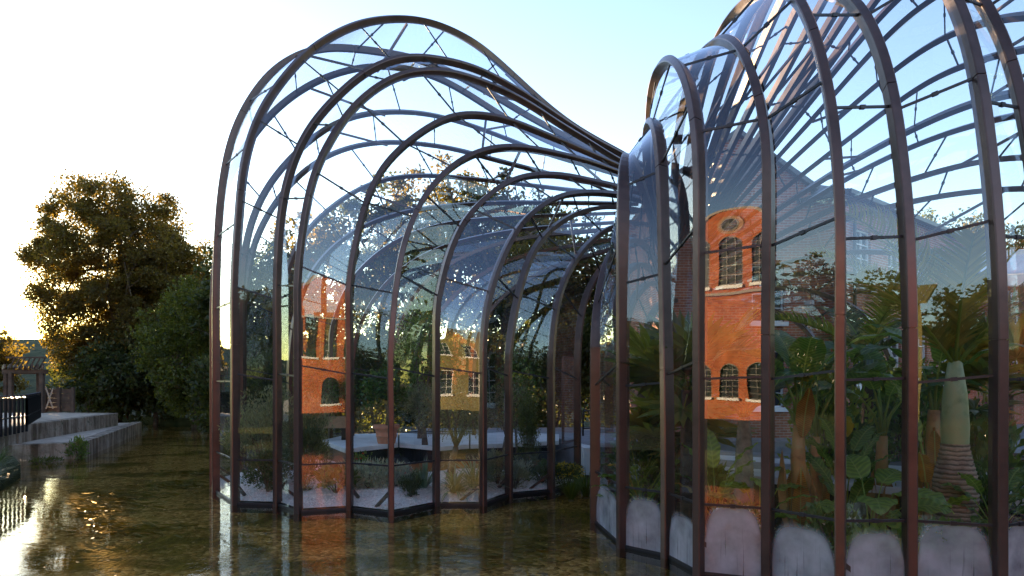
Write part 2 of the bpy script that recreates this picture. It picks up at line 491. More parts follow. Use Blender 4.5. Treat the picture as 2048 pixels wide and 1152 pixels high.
M['yellowleaf'] = leafmat('yellowing_leaf', (0.20, 0.16, 0.02), (0.42, 0.26, 0.04), 0.45, 0.35, scale=2)
M['rustleaf'] = leafmat('rust_brown_leaf', (0.16, 0.06, 0.014), (0.40, 0.18, 0.035), 0.4, 0.5, scale=6, veins=0.03)
M['tropic'] = leafmat('glossy_tropical_leaf', (0.045, 0.095, 0.02), (0.14, 0.21, 0.055), 0.4, 0.28, scale=2)
M['limeleaf'] = leafmat('lime_leaf', (0.11, 0.17, 0.025), (0.27, 0.34, 0.075), 0.45, 0.35, scale=2)
M['earleaf'] = leafmat('ribbed_ear_leaf', (0.09, 0.15, 0.025), (0.24, 0.32, 0.075), 0.45, 0.35, scale=2, veins=0.07)
M['paddle'] = leafmat('ribbed_paddle_leaf', (0.045, 0.095, 0.02), (0.14, 0.21, 0.055), 0.4, 0.28, scale=2, veins=0.045)
M['whitefl'] = leafmat('white_petal', (0.7, 0.68, 0.66), (0.85, 0.84, 0.82), 0.3)
M['redfl'] = leafmat('red_petal', (0.4, 0.01, 0.01), (0.6, 0.03, 0.02), 0.3)
M['magenta'] = leafmat('magenta_petal', (0.3, 0.01, 0.15), (0.5, 0.03, 0.3), 0.3)
M['crownshaft'] = surf('green_crownshaft', (0.13, 0.17, 0.06), (0.26, 0.29, 0.13), 4, 0.4, 0, 0.2, 20, 0.006, c3=(0.3, 0.27, 0.12))
M['pstem'] = surf('banana_stem', (0.10, 0.045, 0.018), (0.34, 0.17, 0.055), 4, 0.55, 0, 0.6, 12, 0.02, c3=(0.22, 0.19, 0.06))
def ringmat():
    m, n, l, out = mat('ringed_palm_trunk')
    v = coords(n, l)
    w = n.new('ShaderNodeTexWave'); w.wave_type = 'BANDS'; w.bands_direction = 'Z'; w.inputs['Scale'].default_value = 5.2
    w.inputs['Distortion'].default_value = 3.0; w.inputs['Detail'].default_value = 3; w.inputs['Detail Scale'].default_value = 1.5
    l.new(v, w.inputs['Vector'])
    base = ramp(n, l, noise(n, l, v, 5, 6, 0.65), [(0.3, (0.15, 0.095, 0.06)), (0.7, (0.36, 0.26, 0.18))])
    ring = ramp(n, l, w.outputs[0], [(0.15, (0.4, 0.35, 0.3)), (0.45, (1.05, 1.0, 0.95))])
    p = n.new('ShaderNodeBsdfPrincipled'); l.new(mixc(n, l, 1.0, base, ring, 'MULTIPLY'), p.inputs['Base Color']); p.inputs['Roughness'].default_value = 0.85
    l.new(bump(n, l, w.outputs[0], 0.6, 0.02), p.inputs['Normal'])
    l.new(p.outputs[0], out.inputs[0]); return m
M['ringtrunk'] = ringmat()
M['sheath'] = surf('dry_palm_sheath', (0.13, 0.11, 0.09), (0.33, 0.29, 0.24), 6, 0.9, 0, 0.8, 22, 0.02)
M['slate'] = surf('slate_roof', (0.07, 0.075, 0.085), (0.15, 0.155, 0.17), 3, 0.6, 0, 0.5, 14, 0.02)
M['white'] = surf('white_paint', (0.66, 0.66, 0.64), (0.8, 0.8, 0.78), 3, 0.5, 0, 0.05, 30, 0.003)
M['olivewall'] = surf('ochre_render', (0.13, 0.11, 0.035), (0.25, 0.20, 0.07), 1.2, 0.9, 0, 0.4, 10, 0.02)
M['thatch'] = surf('mossy_roof', (0.10, 0.09, 0.03), (0.24, 0.19, 0.07), 2, 0.95, 0, 0.5, 10, 0.02)
M['brick'] = brickmat('red_brick', (0.30, 0.10, 0.06), (0.42, 0.16, 0.095), (0.42, 0.38, 0.34))
M['brick_sun'] = brickmat('sun_tinted_brick', (0.40, 0.085, 0.028), (0.60, 0.16, 0.05), (0.5, 0.30, 0.19))  # brick and mortar with the low sun's orange put into the colour
def panemat():
    m, n, l, out = mat('dark_window_glass')
    p = n.new('ShaderNodeBsdfPrincipled'); p.inputs['Base Color'].default_value = (0.025, 0.03, 0.035, 1)
    p.inputs['Roughness'].default_value = 0.08; p.inputs['Specular IOR Level'].default_value = 0.25
    l.new(p.outputs[0], out.inputs[0]); return m
M['pane'] = panemat()

# ------------------------------------------------------------------ ground, river, banks
b = MB(); b.add([(-900, -900, -0.14), (900, -900, -0.14), (900, 900, -0.14), (-900, 900, -0.14)], [(0, 1, 2, 3)])
struct(b.build('ground', M['bed']))
b = MB(); b.add([(-60, -1.2, 0.0), (40, -1.2, 0.0), (40, 60, 0.0), (-60, 60, 0.0)], [(0, 1, 2, 3)])
struct(b.build('river', M['water']))

def bank(name, poly, z1, m, z0=-0.6):
    return struct(MB().prism(poly, z0, z1).build(name, m))
bank('near_bank', [(-90, -90), (90, -90), (90, -1.0), (-90, -1.0)], 0.45, M['lawn'])
bank('left_bank', [(-90, -0.95), (-14, -0.95), (-11.6, 10), (-10.95, 14.3), (-12.6, 17.5), (-14.2, 19.4), (-40, 15), (-90, 14)], 0.22, M['lawn'])
bank('far_bank', [(-90, 42), (-24, 42), (-19, 37.5), (-9, 34), (-6, 26), (-3.2, 23.2), (3.2, 23.6), (14, 40), (90, 60), (90, 600), (-90, 600)], 0.35, M['lawn'])
bank('courtyard', [(1.9, 17.2), (3.4, 16.6), (3.6, 17.9), (9, 18.2), (15.5, 9), (90, 9), (90, 60.2), (14.2, 40.4), (3.4, 23.8), (-3.0, 23.3), (-3.4, 21.6), (0.9, 20.4)], 0.74, M['slate_pave'])

def slope_strip(name, xs, y0, y1, z0, z1, m, seed):
    r = np.random.default_rng(seed); V = []; F = []
    nx = len(xs); ny = 8
    for j in range(ny + 1):
        for i, x in enumerate(xs):
            f = j / ny
            V.append((x, y0 + (y1 - y0) * f, z0 + (z1 - z0) * (f ** 0.8) + r.normal() * 0.12 * f))
    for j in range(ny):
        for i in range(nx - 1): F.append((j * nx + i, j * nx + i + 1, (j + 1) * nx + i + 1, (j + 1) * nx + i))
    return struct(link(name, np_mesh(name, V, F, m, True)))
slope_strip('hillside', np.linspace(-130, 150, 57), 43.5, 75, 0.2, 7.0, M['lawn'], 8)

# ------------------------------------------------------------------ glasshouses
def catmull(P, step=0.14):
    """resample a polyline of Vectors through a centripetal-like spline"""
    P = [Vector(p) for p in P]
    P = [P[0] * 2 - P[1]] + P + [P[-1] * 2 - P[-2]]
    out = []
    for i in range(1, len(P) - 2):
        p0, p1, p2, p3 = P[i - 1], P[i], P[i + 1], P[i + 2]
        d1 = max((p1 - p0).length, 1e-4) ** 0.5; d2 = max((p2 - p1).length, 1e-4) ** 0.5; d3 = max((p3 - p2).length, 1e-4) ** 0.5
        m1 = (p1 - p0) / d1 - (p2 - p0) / (d1 + d2) + (p2 - p1) / d2
        m2 = (p2 - p1) / d2 - (p3 - p1) / (d2 + d3) + (p3 - p2) / d3
        m1 = m1 * d2; m2 = m2 * d2
        n = max(2, int((p2 - p1).length / step))
        for k in range(n):
            t = k / n
            out.append((2 * t**3 - 3 * t**2 + 1) * p1 + (t**3 - 2 * t**2 + t) * m1 + (-2 * t**3 + 3 * t**2) * p2 + (t**3 - t**2) * m2)
    out.append(P[-2])
    return out

def smooth_z(pl, it=10):
    pl = [p.copy() for p in pl]
    for _ in range(it):
        q = [p.copy() for p in pl]
        for i in range(1, len(pl) - 1):
            if pl[i].z > 4.0 or (pl[i].z > 2.9 and pl[-1].z < 7.4): q[i] = pl[i] * 0.5 + (pl[i - 1] + pl[i + 1]) * 0.25
        pl = q
    return pl

class Rib:
    def __init__(self, pts):
        self.P = smooth_z(pts)
        self.s = [0.0]
        for a, b_ in zip(self.P[:-1], self.P[1:]): self.s.append(self.s[-1] + (b_ - a).length)
        self.L = self.s[-1]
        self.sa = np.array(self.s); self.pa = np.array([tuple(p) for p in self.P])
    def at(self, s):
        return Vector((float(np.interp(s, self.sa, self.pa[:, 0])), float(np.interp(s, self.sa, self.pa[:, 1])), float(np.interp(s, self.sa, self.pa[:, 2]))))

def rib_from(base, end, prof, ctrl=None):
    B, N = Vector(base), Vector(end)
    pts = []
    for t, z in prof:
        if ctrl is None: p = B.lerp(N, t)
        else: p = B * (1 - t)**2 + Vector(ctrl) * 2 * t * (1 - t) + N * t * t
        pts.append(Vector((p.x, p.y, z)))
    return catmull(pts)

def mirror(pts, A, N, squash=1.0):
    ax = (Vector(N) - Vector(A)).normalized()
    out = []
    for p in pts:
        r = Vector((p.x, p.y)) - Vector(A)
        al = ax * r.dot(ax)
        q = al - (r - al) * squash
        out.append(Vector((A[0] + q.x, A[1] + q.y, p.z)))
    return out

BASEZ = -0.12
def glasshouse(name, label, ribs, foglow, W, D, module, seed):
    """ribs: ordered list of Rib from one side of the door round to the other"""
    root = thing(name, label, 'greenhouse', (ribs[len(ribs) // 2].P[0].x, ribs[len(ribs) // 2].P[0].y, 0))
    inv = -Vector(root.location)
    cen = Vector((0, 0, 0))
    for r in ribs: cen += r.P[0]
    cen /= len(ribs)
    R = random.Random(seed)
    nR = len(ribs)
    def local(p): return Vector(p) + inv
    # ribs: bronze box section with open joints between lengths of cladding
    for i, r in enumerate(ribs):
        lo, hi = ribs[max(i - 1, 0)], ribs[min(i + 1, nR - 1)]
        mb = MB()
        P = [Vector((r.P[0].x, r.P[0].y, BASEZ))] + r.P[1:]
        joints = [j for j in np.cumsum([R.uniform(2.3, 2.9)] + [R.uniform(2.6, 3.4) for _ in range(8)])]
        rings = []
        core = []
        for k, p in enumerate(P):
            t = (P[min(k + 1, len(P) - 1)] - P[max(k - 1, 0)]).normalized()
            s = r.s[k]
            side = hi.at(min(s, hi.L)) - lo.at(min(s, lo.L))
            side = side - t * side.dot(t)
            if side.length < 1e-3: side = Vector((1, 0, 0))
            side.normalize()
            o = t.cross(side).normalized()
            if o.dot(p - (cen + Vector((0, 0, min(p.z, 3.0))))) < 0: o = -o
            rings.append((p, side, o, s))
        def ring(q, w, d):
            p, sd, o, s = q
            c = 0.012
            return [local(p + sd * x + o * y) for x, y in ((-w, -d), (w, -d), (w, d - c), (w - c, d), (-w + c, d), (-w, d - c))]
        segs = []; cur = []; ji = 0
        for q in rings:
            if ji < len(joints) and q[3] > joints[ji] and len(cur) > 1:
                segs.append(cur); cur = [q]; ji += 1
            else: cur.append(q)
        segs.append(cur)
        def skin(qs, w, d, gap0, gap1):
            qs = list(qs)
            if len(qs) < 2: return
            if gap0:
                a, b_ = qs[0], qs[1]; e = min(0.012 / max((b_[0] - a[0]).length, 1e-3), 0.4)
                qs[0] = (a[0].lerp(b_[0], e), a[1], a[2], a[3])
            vs = []; fs = []
            for q in qs: vs += ring(q, w, d)
            m_ = 6
            for k in range(len(qs) - 1):
                for j in range(m_):
                    j2 = (j + 1) % m_
                    fs.append((k * m_ + j, k * m_ + j2, (k + 1) * m_ + j2, (k + 1) * m_ + j))
            fs.append(tuple(range(m_))[::-1]); fs.append(tuple((len(qs) - 1) * m_ + j for j in range(m_)))
            mb.add(vs, fs)
        for si, sg in enumerate(segs):
            nxt = segs[si + 1][0] if si + 1 < len(segs) else None
            qs = sg + ([nxt] if nxt else [])
            skin(qs, W / 2, D / 2, si > 0, False)
        skin(rings, W / 2 - 0.012, D / 2 - 0.012, False, False)
        mb.build('rib', M['bronze'], root)
    # glass and glazing bars
    for i in range(nR - 1):
        a, c = ribs[i], ribs[i + 1]
        n = max(3, int(round((min(a.L, c.L) - 0.85) / module)))
        brk = [(0.0, 0.0), (0.85, 0.85)]
        jit = R.uniform(-0.05, 0.05)
        for k in range(1, n + 1):
            f = (k + (jit if k < n else 0)) / n
            brk.append((0.85 + (a.L - 0.85) * f, 0.85 + (c.L - 0.85) * f))
        for k in range(len(brk) - 1):
            (s0, u0), (s1, u1) = brk[k], brk[k + 1]
            m_ = 8 if k > 1 else 3
            VS = []
            for j in range(m_ + 1):
                f = j / m_
                VS.append(local(a.at(s0 + (s1 - s0) * f))); VS.append(local(c.at(u0 + (u1 - u0) * f)))
            if k == 0:
                VS[0].z = BASEZ; VS[1].z = BASEZ
            FS = [(2 * j, 2 * j + 1, 2 * j + 3, 2 * j + 2) for j in range(m_)]
            me = bpy.data.meshes.new('pane')
            me.from_pydata([tuple(v) for v in VS], [], FS); me.update()
            me.polygons.foreach_set('use_smooth', [True] * len(me.polygons))
            uvl = me.uv_layers.new(name='UVMap')
            for li, lp in enumerate(me.loops):
                vi = lp.vertex_index
                uvl.data[li].uv = (vi % 2, (vi // 2) / m_)
            me.materials.append(M['fogged'] if (k == 0 and foglow) else M['glass'])
            link('pane', me, root)
            if k < len(brk) - 2:
                p, q = local(a.at(s1)), local(c.at(u1))
                d = (q - p).normalized(); mid = (p + q) / 2
                mb = MB().bar(p, q, 0.024, 0.028)
                mb.bar(mid - d * 0.03, mid + d * 0.03, 0.04, 0.042)
                mb.build('glazing_bar', M['bar'], root)
    for a, c in zip(ribs[:-1], ribs[1:]):
        p, q = local(Vector((a.P[0].x, a.P[0].y, 0.035))), local(Vector((c.P[0].x, c.P[0].y, 0.035)))
        MB().bar(p, q, 0.03, 0.03).build('base_rail', M['bar'], root)
    # stays at the foot of every rib
    for i, r in enumerate(ribs):
        p = r.P[0]; inn = (cen - p); inn.z = 0; inn.normalize()
        sd = Vector((-inn.y, inn.x, 0)) * (0.5 if i % 2 else -0.5)
        mb = MB().bar(local(p + Vector((0, 0, 0.42))), local(p + inn * 0.42 + sd * 0.4 + Vector((0, 0, 0.07))), 0.05, 0.05)
        mb.build('foot_stay', M['bronze'], root)
    # inner bracing between every second pair of ribs
    for i in range(1, nR - 2):
        a, c = ribs[i], ribs[i + 1]
        for f0, f1 in ((0.50, 0.58), (0.78, 0.72)):
            if R.random() < 0.35: continue
            p, q = a.at(a.L * f0), c.at(c.L * f1)
            off = (cen + Vector((0, 0, 4.0)) - p).normalized() * 0.10
            MB().bar(local(p + off), local(q + off), 0.045, 0.045).build('brace', M['bronze'], root)
    return root

LN = (4.20, 20.20); LA = (-6.19, 14.27)
LR = [
('A',(-6.19,14.27),(4.20,20.20),[(0,0),(0,1.5),(0,3.0),(0,4.2),(0.002,5.08),(0.006,6.0),(0.015,6.88),(0.03,7.65),(0.06,8.45),(0.096,9.1),(0.139,9.55),(0.187,9.85),(0.306,10.08),(0.403,10.1),(0.517,9.8),(0.65,9.3),(0.8,8.85),(1,8.45)]),
('B',(-5.20,12.81),(4.30,20.03),[(0,0),(0,1.5),(0,3.0),(0,4.2),(0.006,5.42),(0.013,6.38),(0.028,7.11),(0.047,7.67),(0.075,8.22),(0.118,8.92),(0.172,9.51),(0.216,9.88),(0.28,10.21),(0.349,10.41),(0.407,10.4),(0.468,10.27),(0.527,9.98),(0.584,9.67),(0.643,9.36),(0.718,9.06),(0.784,8.89),(0.883,8.68),(1,8.4)]),
('C',(-4.37,12.71),(4.37,19.90),[(0,0),(0,1.5),(0,3.0),(0,4.2),(0.007,5.55),(0.027,6.5),(0.061,7.29),(0.092,7.76),(0.133,8.31),(0.175,8.75),(0.22,9.07),(0.267,9.28),(0.352,9.45),(0.417,9.48),(0.478,9.4),(0.539,9.27),(0.614,9.06),(0.717,8.79),(0.828,8.6),(1,8.3)]),
('D',(-3.76,12.00),(4.45,19.77),[(0,0),(0,1.5),(0,3.0),(0,4.2),(0.006,4.83),(0.017,5.61),(0.031,6.15),(0.062,6.85),(0.093,7.39),(0.134,7.89),(0.178,8.29),(0.224,8.56),(0.258,8.69),(0.307,8.82),(0.373,8.87),(0.434,8.87),(0.508,8.79),(0.587,8.62),(0.681,8.46),(0.806,8.24),(1,8.15)]),
('E',(-2.93,12.314),(4.51,19.66),[(0,0),(0,1.5),(0,3.0),(0,4.2),(0.012,4.82),(0.03,5.52),(0.057,6.18),(0.095,6.67),(0.144,7.15),(0.195,7.56),(0.246,7.84),(0.31,8.02),(0.385,8.11),(0.465,8.1),(0.552,8.08),(0.646,8.05),(0.758,8.0),(1,7.95)]),
('F',(-2.10,11.85),(4.56,19.57),[(0,0),(0,1.5),(0,3.0),(0.024,4.65),(0.049,5.26),(0.08,5.76),(0.123,6.22),(0.179,6.66),(0.24,6.98),(0.305,7.2),(0.389,7.37),(0.482,7.49),(0.584,7.6),(0.697,7.65),(1,7.75)]),
('G',(-1.41,12.71),(4.60,19.51),[(0,0),(0,1.5),(0,3.0),(0.002,3.7),(0.014,4.2),(0.035,4.75),(0.076,5.42),(0.13,5.89),(0.2,6.38),(0.268,6.68),(0.341,6.88),(0.429,7.04),(0.531,7.14),(0.655,7.25),(1,7.5)]),
('H',(-0.54,12.71),(4.62,19.46),[(0,0),(0,1.5),(0,3.0),(0.004,3.5),(0.02,3.95),(0.046,4.4),(0.084,4.93),(0.124,5.37),(0.194,5.83),(0.29,6.28),(0.392,6.56),(0.579,6.89),(1,7.25)]),
('I',(-0.06,13.77),(4.62,19.46),[(0,0),(0,1.5),(0,3.0),(0.024,3.73),(0.059,4.46),(0.114,5.15),(0.2,5.67),(0.312,6.12),(0.438,6.45),(0.543,6.64),(1,7.05)]),
('J',(0.82,14.27),(4.61,19.49),[(0,0),(0,1.5),(0,2.8),(0.008,3.38),(0.038,4.07),(0.119,4.81),(0.262,5.54),(0.421,6.06),(1,6.8)]),
('K',(1.50,15.62),(4.57,19.56),[(0,0),(0,1.5),(0,2.8),(0.01,3.48),(0.055,4.18),(0.169,4.86),(0.4,5.6),(1,6.6)]),
]
left_side = [Rib(rib_from(b_, e, p)) for _, b_, e, p in LR]
left_far = [Rib(mirror(r.P, LA, LN)) for r in left_side[1:]]
left_ribs = left_side[::-1] + left_far
glasshouse('glasshouse', 'bulbous glass house of bronze arches on the left, standing in water with gravel planting inside', left_ribs, False, 0.10, 0.15, 1.55, 3)

RN = Vector((5.1, 19.0)); RA = Vector((7.9, 6.2))
rax = (RA - RN).normalized(); rpe = Vector((rax.y, -rax.x))
RR = [
((2.95,15.5), 0.0, .60, 4.55, [(0,0),(0,1.3),(0,2.4),(.02,2.9),(.08,3.4),(.2,3.8),(.5,4.3)]),
((2.25,14.0), 0.0, .72, 4.65, [(0,0),(0,1.4),(0,2.6),(.02,3.1),(.08,3.7),(.2,4.15),(.5,4.7)]),
((1.80,12.6), 0.0, .80, 4.8, [(0,0),(0,1.4),(0,2.8),(.015,3.3),(.07,3.95),(.17,4.45),(.5,5.0)]),
((1.36,11.2), .0, .82, 5.0, [(0,0),(0,1.5),(0,2.7),(.006,3.3),(.056,4.0),(.152,4.63),(.35,5.2),(.6,5.4)]),
((1.54,9.5), .08, .80, 5.2, [(0,0),(0,1.5),(0,3.),(0,4.3),(.004,4.85),(.03,5.35),(.1,5.75),(.3,6.15),(.6,6.1)]),
((2.04,8.97), .2, .78, 5.45, [(0,0),(0,1.5),(.008,2.6),(.018,3.41),(.032,4.55),(.051,5.4),(.095,5.97),(.167,6.34),(.3,6.65),(.6,6.5)]),
((2.24,8.15), .27, .74, 5.65, [(0,0),(0,1.5),(0,3.0),(0,5.1),(.012,5.5),(.030,5.88),(.065,6.3),(.122,6.73),(.188,7.03),(.285,7.3),(.42,7.4),(.6,7.15)]),
((2.94,7.85), .2, .66, 5.85, [(0,0),(0,1.5),(0,3.0),(0,5.1),(.012,5.5),(.033,5.85),(.063,6.33),(.104,6.73),(.152,7.06),(.235,7.4),(.36,7.65),(.6,7.3)]),
((3.44,7.15), .16, .58, 6.0, [(0,0),(0,1.5),(0,2.7),(0,4.0),(.007,4.74),(.024,5.51),(.046,6.11),(.067,6.53),(.087,6.87),(.16,7.5),(.257,7.96),(.352,8.23),(.444,8.3),(.65,7.6)]),
((4.18,7.17), .12, .48, 6.15, [(0,0),(0,1.5),(0,3.0),(.005,4.05),(.015,4.78),(.03,5.55),(.052,6.16),(.08,6.68),(.105,7.0),(.19,7.85),(.3,8.55),(.42,8.8),(.65,8.0)]),
((4.92,6.90), .10, .40, 6.25, [(0,0),(0,1.5),(0,3.0),(.004,3.95),(.011,4.62),(.02,5.32),(.03,5.82),(.048,6.4),(.1,7.45),(.2,8.6),(.32,9.3),(.45,9.4),(.68,8.2)]),
((5.52,7.12), .08, .31, 6.32, [(0,0),(0,1.5),(0,3.0),(.005,4.2),(.015,4.96),(.025,5.51),(.04,6.06),(.06,6.57),(.11,7.5),(.2,8.7),(.32,9.6),(.44,9.7),(.68,8.4)]),
((6.25,6.4), .04, .21, 6.38, [(0,0),(0,1.5),(0,3.0),(0,4.2),(.008,5.2),(.025,6.2),(.06,7.3),(.12,8.4),(.22,9.5),(.33,10.1),(.45,10.0),(.68,8.5)]),
((7.1,6.65), .02, .1, 6.42, [(0,0),(0,1.5),(0,3.0),(0,4.2),(.008,5.3),(.025,6.3),(.06,7.4),(.12,8.5),(.22,9.6),(.33,10.2),(.45,10.1),(.68,8.5)]),
((7.9,6.2), 0.0, 0.0, 6.45, [(0,0),(0,1.5),(0,3.0),(0,4.2),(.008,5.3),(.025,6.4),(.06,7.5),(.12,8.6),(.22,9.8),(.33,10.4),(.45,10.3),(.68,8.6)]),
]
right_side = []
for B_, bul, off, ze, prof in RR:
    Bv = Vector(B_); side = (Bv - RN).dot(rpe)
    Ni = RN + rpe * off
    Cc = (Bv + Ni) / 2 + rpe * side * bul * 0.9
    right_side.append(Rib(rib_from(Bv, Ni, prof + [(1, ze)], Cc)))
right_far = [Rib(mirror(r.P, RA, RN, 0.68)) for r in right_side[:-1][::-1]]
right_ribs = right_side + right_far
glasshouse('glasshouse', 'nearer, larger glass house of bronze arches on the right, full of palms and bananas', right_ribs, True, 0.105, 0.16, 1.47, 5)

# floors of the two houses
def inset(poly, d):
    c = Vector((sum(p[0] for p in poly) / len(poly), sum(p[1] for p in poly) / len(poly)))
    out = []
    for p in poly:
        v = Vector(p) - c
        out.append(tuple(c + v * (1 - d / v.length)))
    return out
LP = inset([(r.P[0].x, r.P[0].y) for r in left_ribs], 0.07)
RP = inset([(r.P[0].x, r.P[0].y) for r in right_ribs], 0.09)
struct(MB().prism(inset(LP, -0.085), -0.6, 0.02).build('plinth', M['blackedge']))
struct(MB().prism(inset(RP, -0.105), -0.6, 0.02).build('plinth', M['blackedge']))

def mound(name, poly, m, zbase, amp, rim, seed, step=0.16):
    """ground inside a house: low at the glass, gently heaped inside"""
    r = np.random.default_rng(seed)
    c = np.mean(np.array(poly), axis=0)
    n = len(poly)
    rings = 22
    V = []; F = []
    ph = r.uniform(0, 6, 8)
    per = []
    for i in range(n):
        a, b_ = np.array(poly[i]), np.array(poly[(i + 1) % n])
        k = max(1, int(np.linalg.norm(b_ - a) / 0.3))
        for j in range(k): per.append(a + (b_ - a) * j / k)
    m_ = len(per)
    for q in range(rings + 1):
        f = 1 - q / rings
        for p in per:
            x, y = c + (p - c) * f
            e = 1 - f
            h = zbase + rim * min(1, e / 0.25) + amp * min(1, e / 0.12) * (math.sin(x * 1.7 + ph[0]) * math.sin(y * 1.9 + ph[1]) + 0.5 * math.sin(x * 4.1 + ph[2]) * math.sin(y * 3.7 + ph[3]))
            V.append((x, y, h))
    for q in range(rings):
        for j in range(m_):
            j2 = (j + 1) % m_
            F.append((q * m_ + j, q * m_ + j2, (q + 1) * m_ + j2, (q + 1) * m_ + j))
    me = np_mesh(name, V, F, m, True)
    return struct(link(name, me)), np.array(V)
mound('gravel_floor', LP, M['gravel'], 0.07, 0.03, 0.16, 1)
mound('soil_floor', RP, M['soil'], 0.10, 0.03, 0.12, 2)

def inside(poly, x, y):
    r = False; n = len(poly); j = n - 1
    for i in range(n):
        xi, yi = poly[i]; xj, yj = poly[j]
        if (yi > y) != (yj > y) and x < (xj - xi) * (y - yi) / (yj - yi) + xi: r = not r
        j = i
    return r

def stones(name, poly, n, z, size, m, seed, label):
    r = np.random.default_rng(seed)
    P = np.array(poly); lo, hi = P.min(0), P.max(0)
    C = []
    while len(C) < n:
        x, y = r.uniform(lo, hi)
        if inside(poly, x, y): C.append((x, y))
    C = np.array(C)
    s = size * r.uniform(0.5, 1.4, n)
    V = np.empty((n, 6, 3))
    a = r.uniform(0, 6.28, n)
    ca, sa = np.cos(a), np.sin(a)
    for k, (dx, dy, dz) in enumerate([(1, 0, 0), (0, 0.8, 0), (-1, 0, 0), (0, -0.8, 0), (0.2, 0.1, 0.7), (0, 0, -0.4)]):
        V[:, k, 0] = C[:, 0] + (ca * dx - sa * dy) * s
        V[:, k, 1] = C[:, 1] + (sa * dx + ca * dy) * s
        V[:, k, 2] = z(C[:, 0], C[:, 1]) + dz * s
    V = V.reshape(-1, 3)
    base = (np.arange(n) * 6)[:, None]
    T = np.concatenate([base + np.array(t)[None] for t in ((0, 1, 4), (1, 2, 4), (2, 3, 4), (3, 0, 4))])
    me = bpy.data.meshes.new(name)
    me.from_pydata(V.tolist(), [], T.tolist()); me.update(); me.materials.append(m)
    o = link(name, me)
    return stuff(o, label, 'gravel')
from mathutils.bvhtree import BVHTree
def zfun_of(o):
    bv = BVHTree.FromPolygons([v.co[:] for v in o.data.vertices], [tuple(p.vertices) for p in o.data.polygons])
    def f(x, y):
        out = []
        for a, b_ in zip(np.atleast_1d(x), np.atleast_1d(y)):
            h = bv.ray_cast(Vector((a, b_, 5)), Vector((0, 0, -1)))
            out.append(h[0].z if h[0] else 0.1)
        return np.array(out)
    return f
zL = zfun_of(bpy.data.objects['gravel_floor'])
zR = zfun_of(bpy.data.objects['soil_floor'])
front_half = [p for p in LP[:11]] + [(-5.6, 15.4), (1.0, 15.8)]
stones('gravel', front_half, 9000, zL, 0.022, M['pebble'], 4, 'loose pale gravel chippings over the floor of the left glass house')

# ------------------------------------------------------------------ buildings
def quad_uv(name, quads, m, parent=None):
    """walls as quads (four points, first edge horizontal); uv in metres so that the brick courses run true"""
    me = bpy.data.meshes.new(name)
    V = []; F = []; UV = []
    for q in quads:
        q = [Vector(p) for p in q]
        b_ = len(V); V += [tuple(p) for p in q]; F.append(tuple(range(b_, b_ + len(q))))
        u = (q[1] - q[0]); u.z = 0
        if u.length < 1e-6: u = Vector((1, 0, 0))
        u.normalize()
        for p in q: UV.append(((p - Vector((0, 0, 0))).dot(u), p.z))
    me.from_pydata(V, [], F); me.update()
    l = me.uv_layers.new(name='UVMap')
    for i, uv in enumerate(UV): l.data[i].uv = uv
    me.materials.append(m)
    return link(name, me, parent)

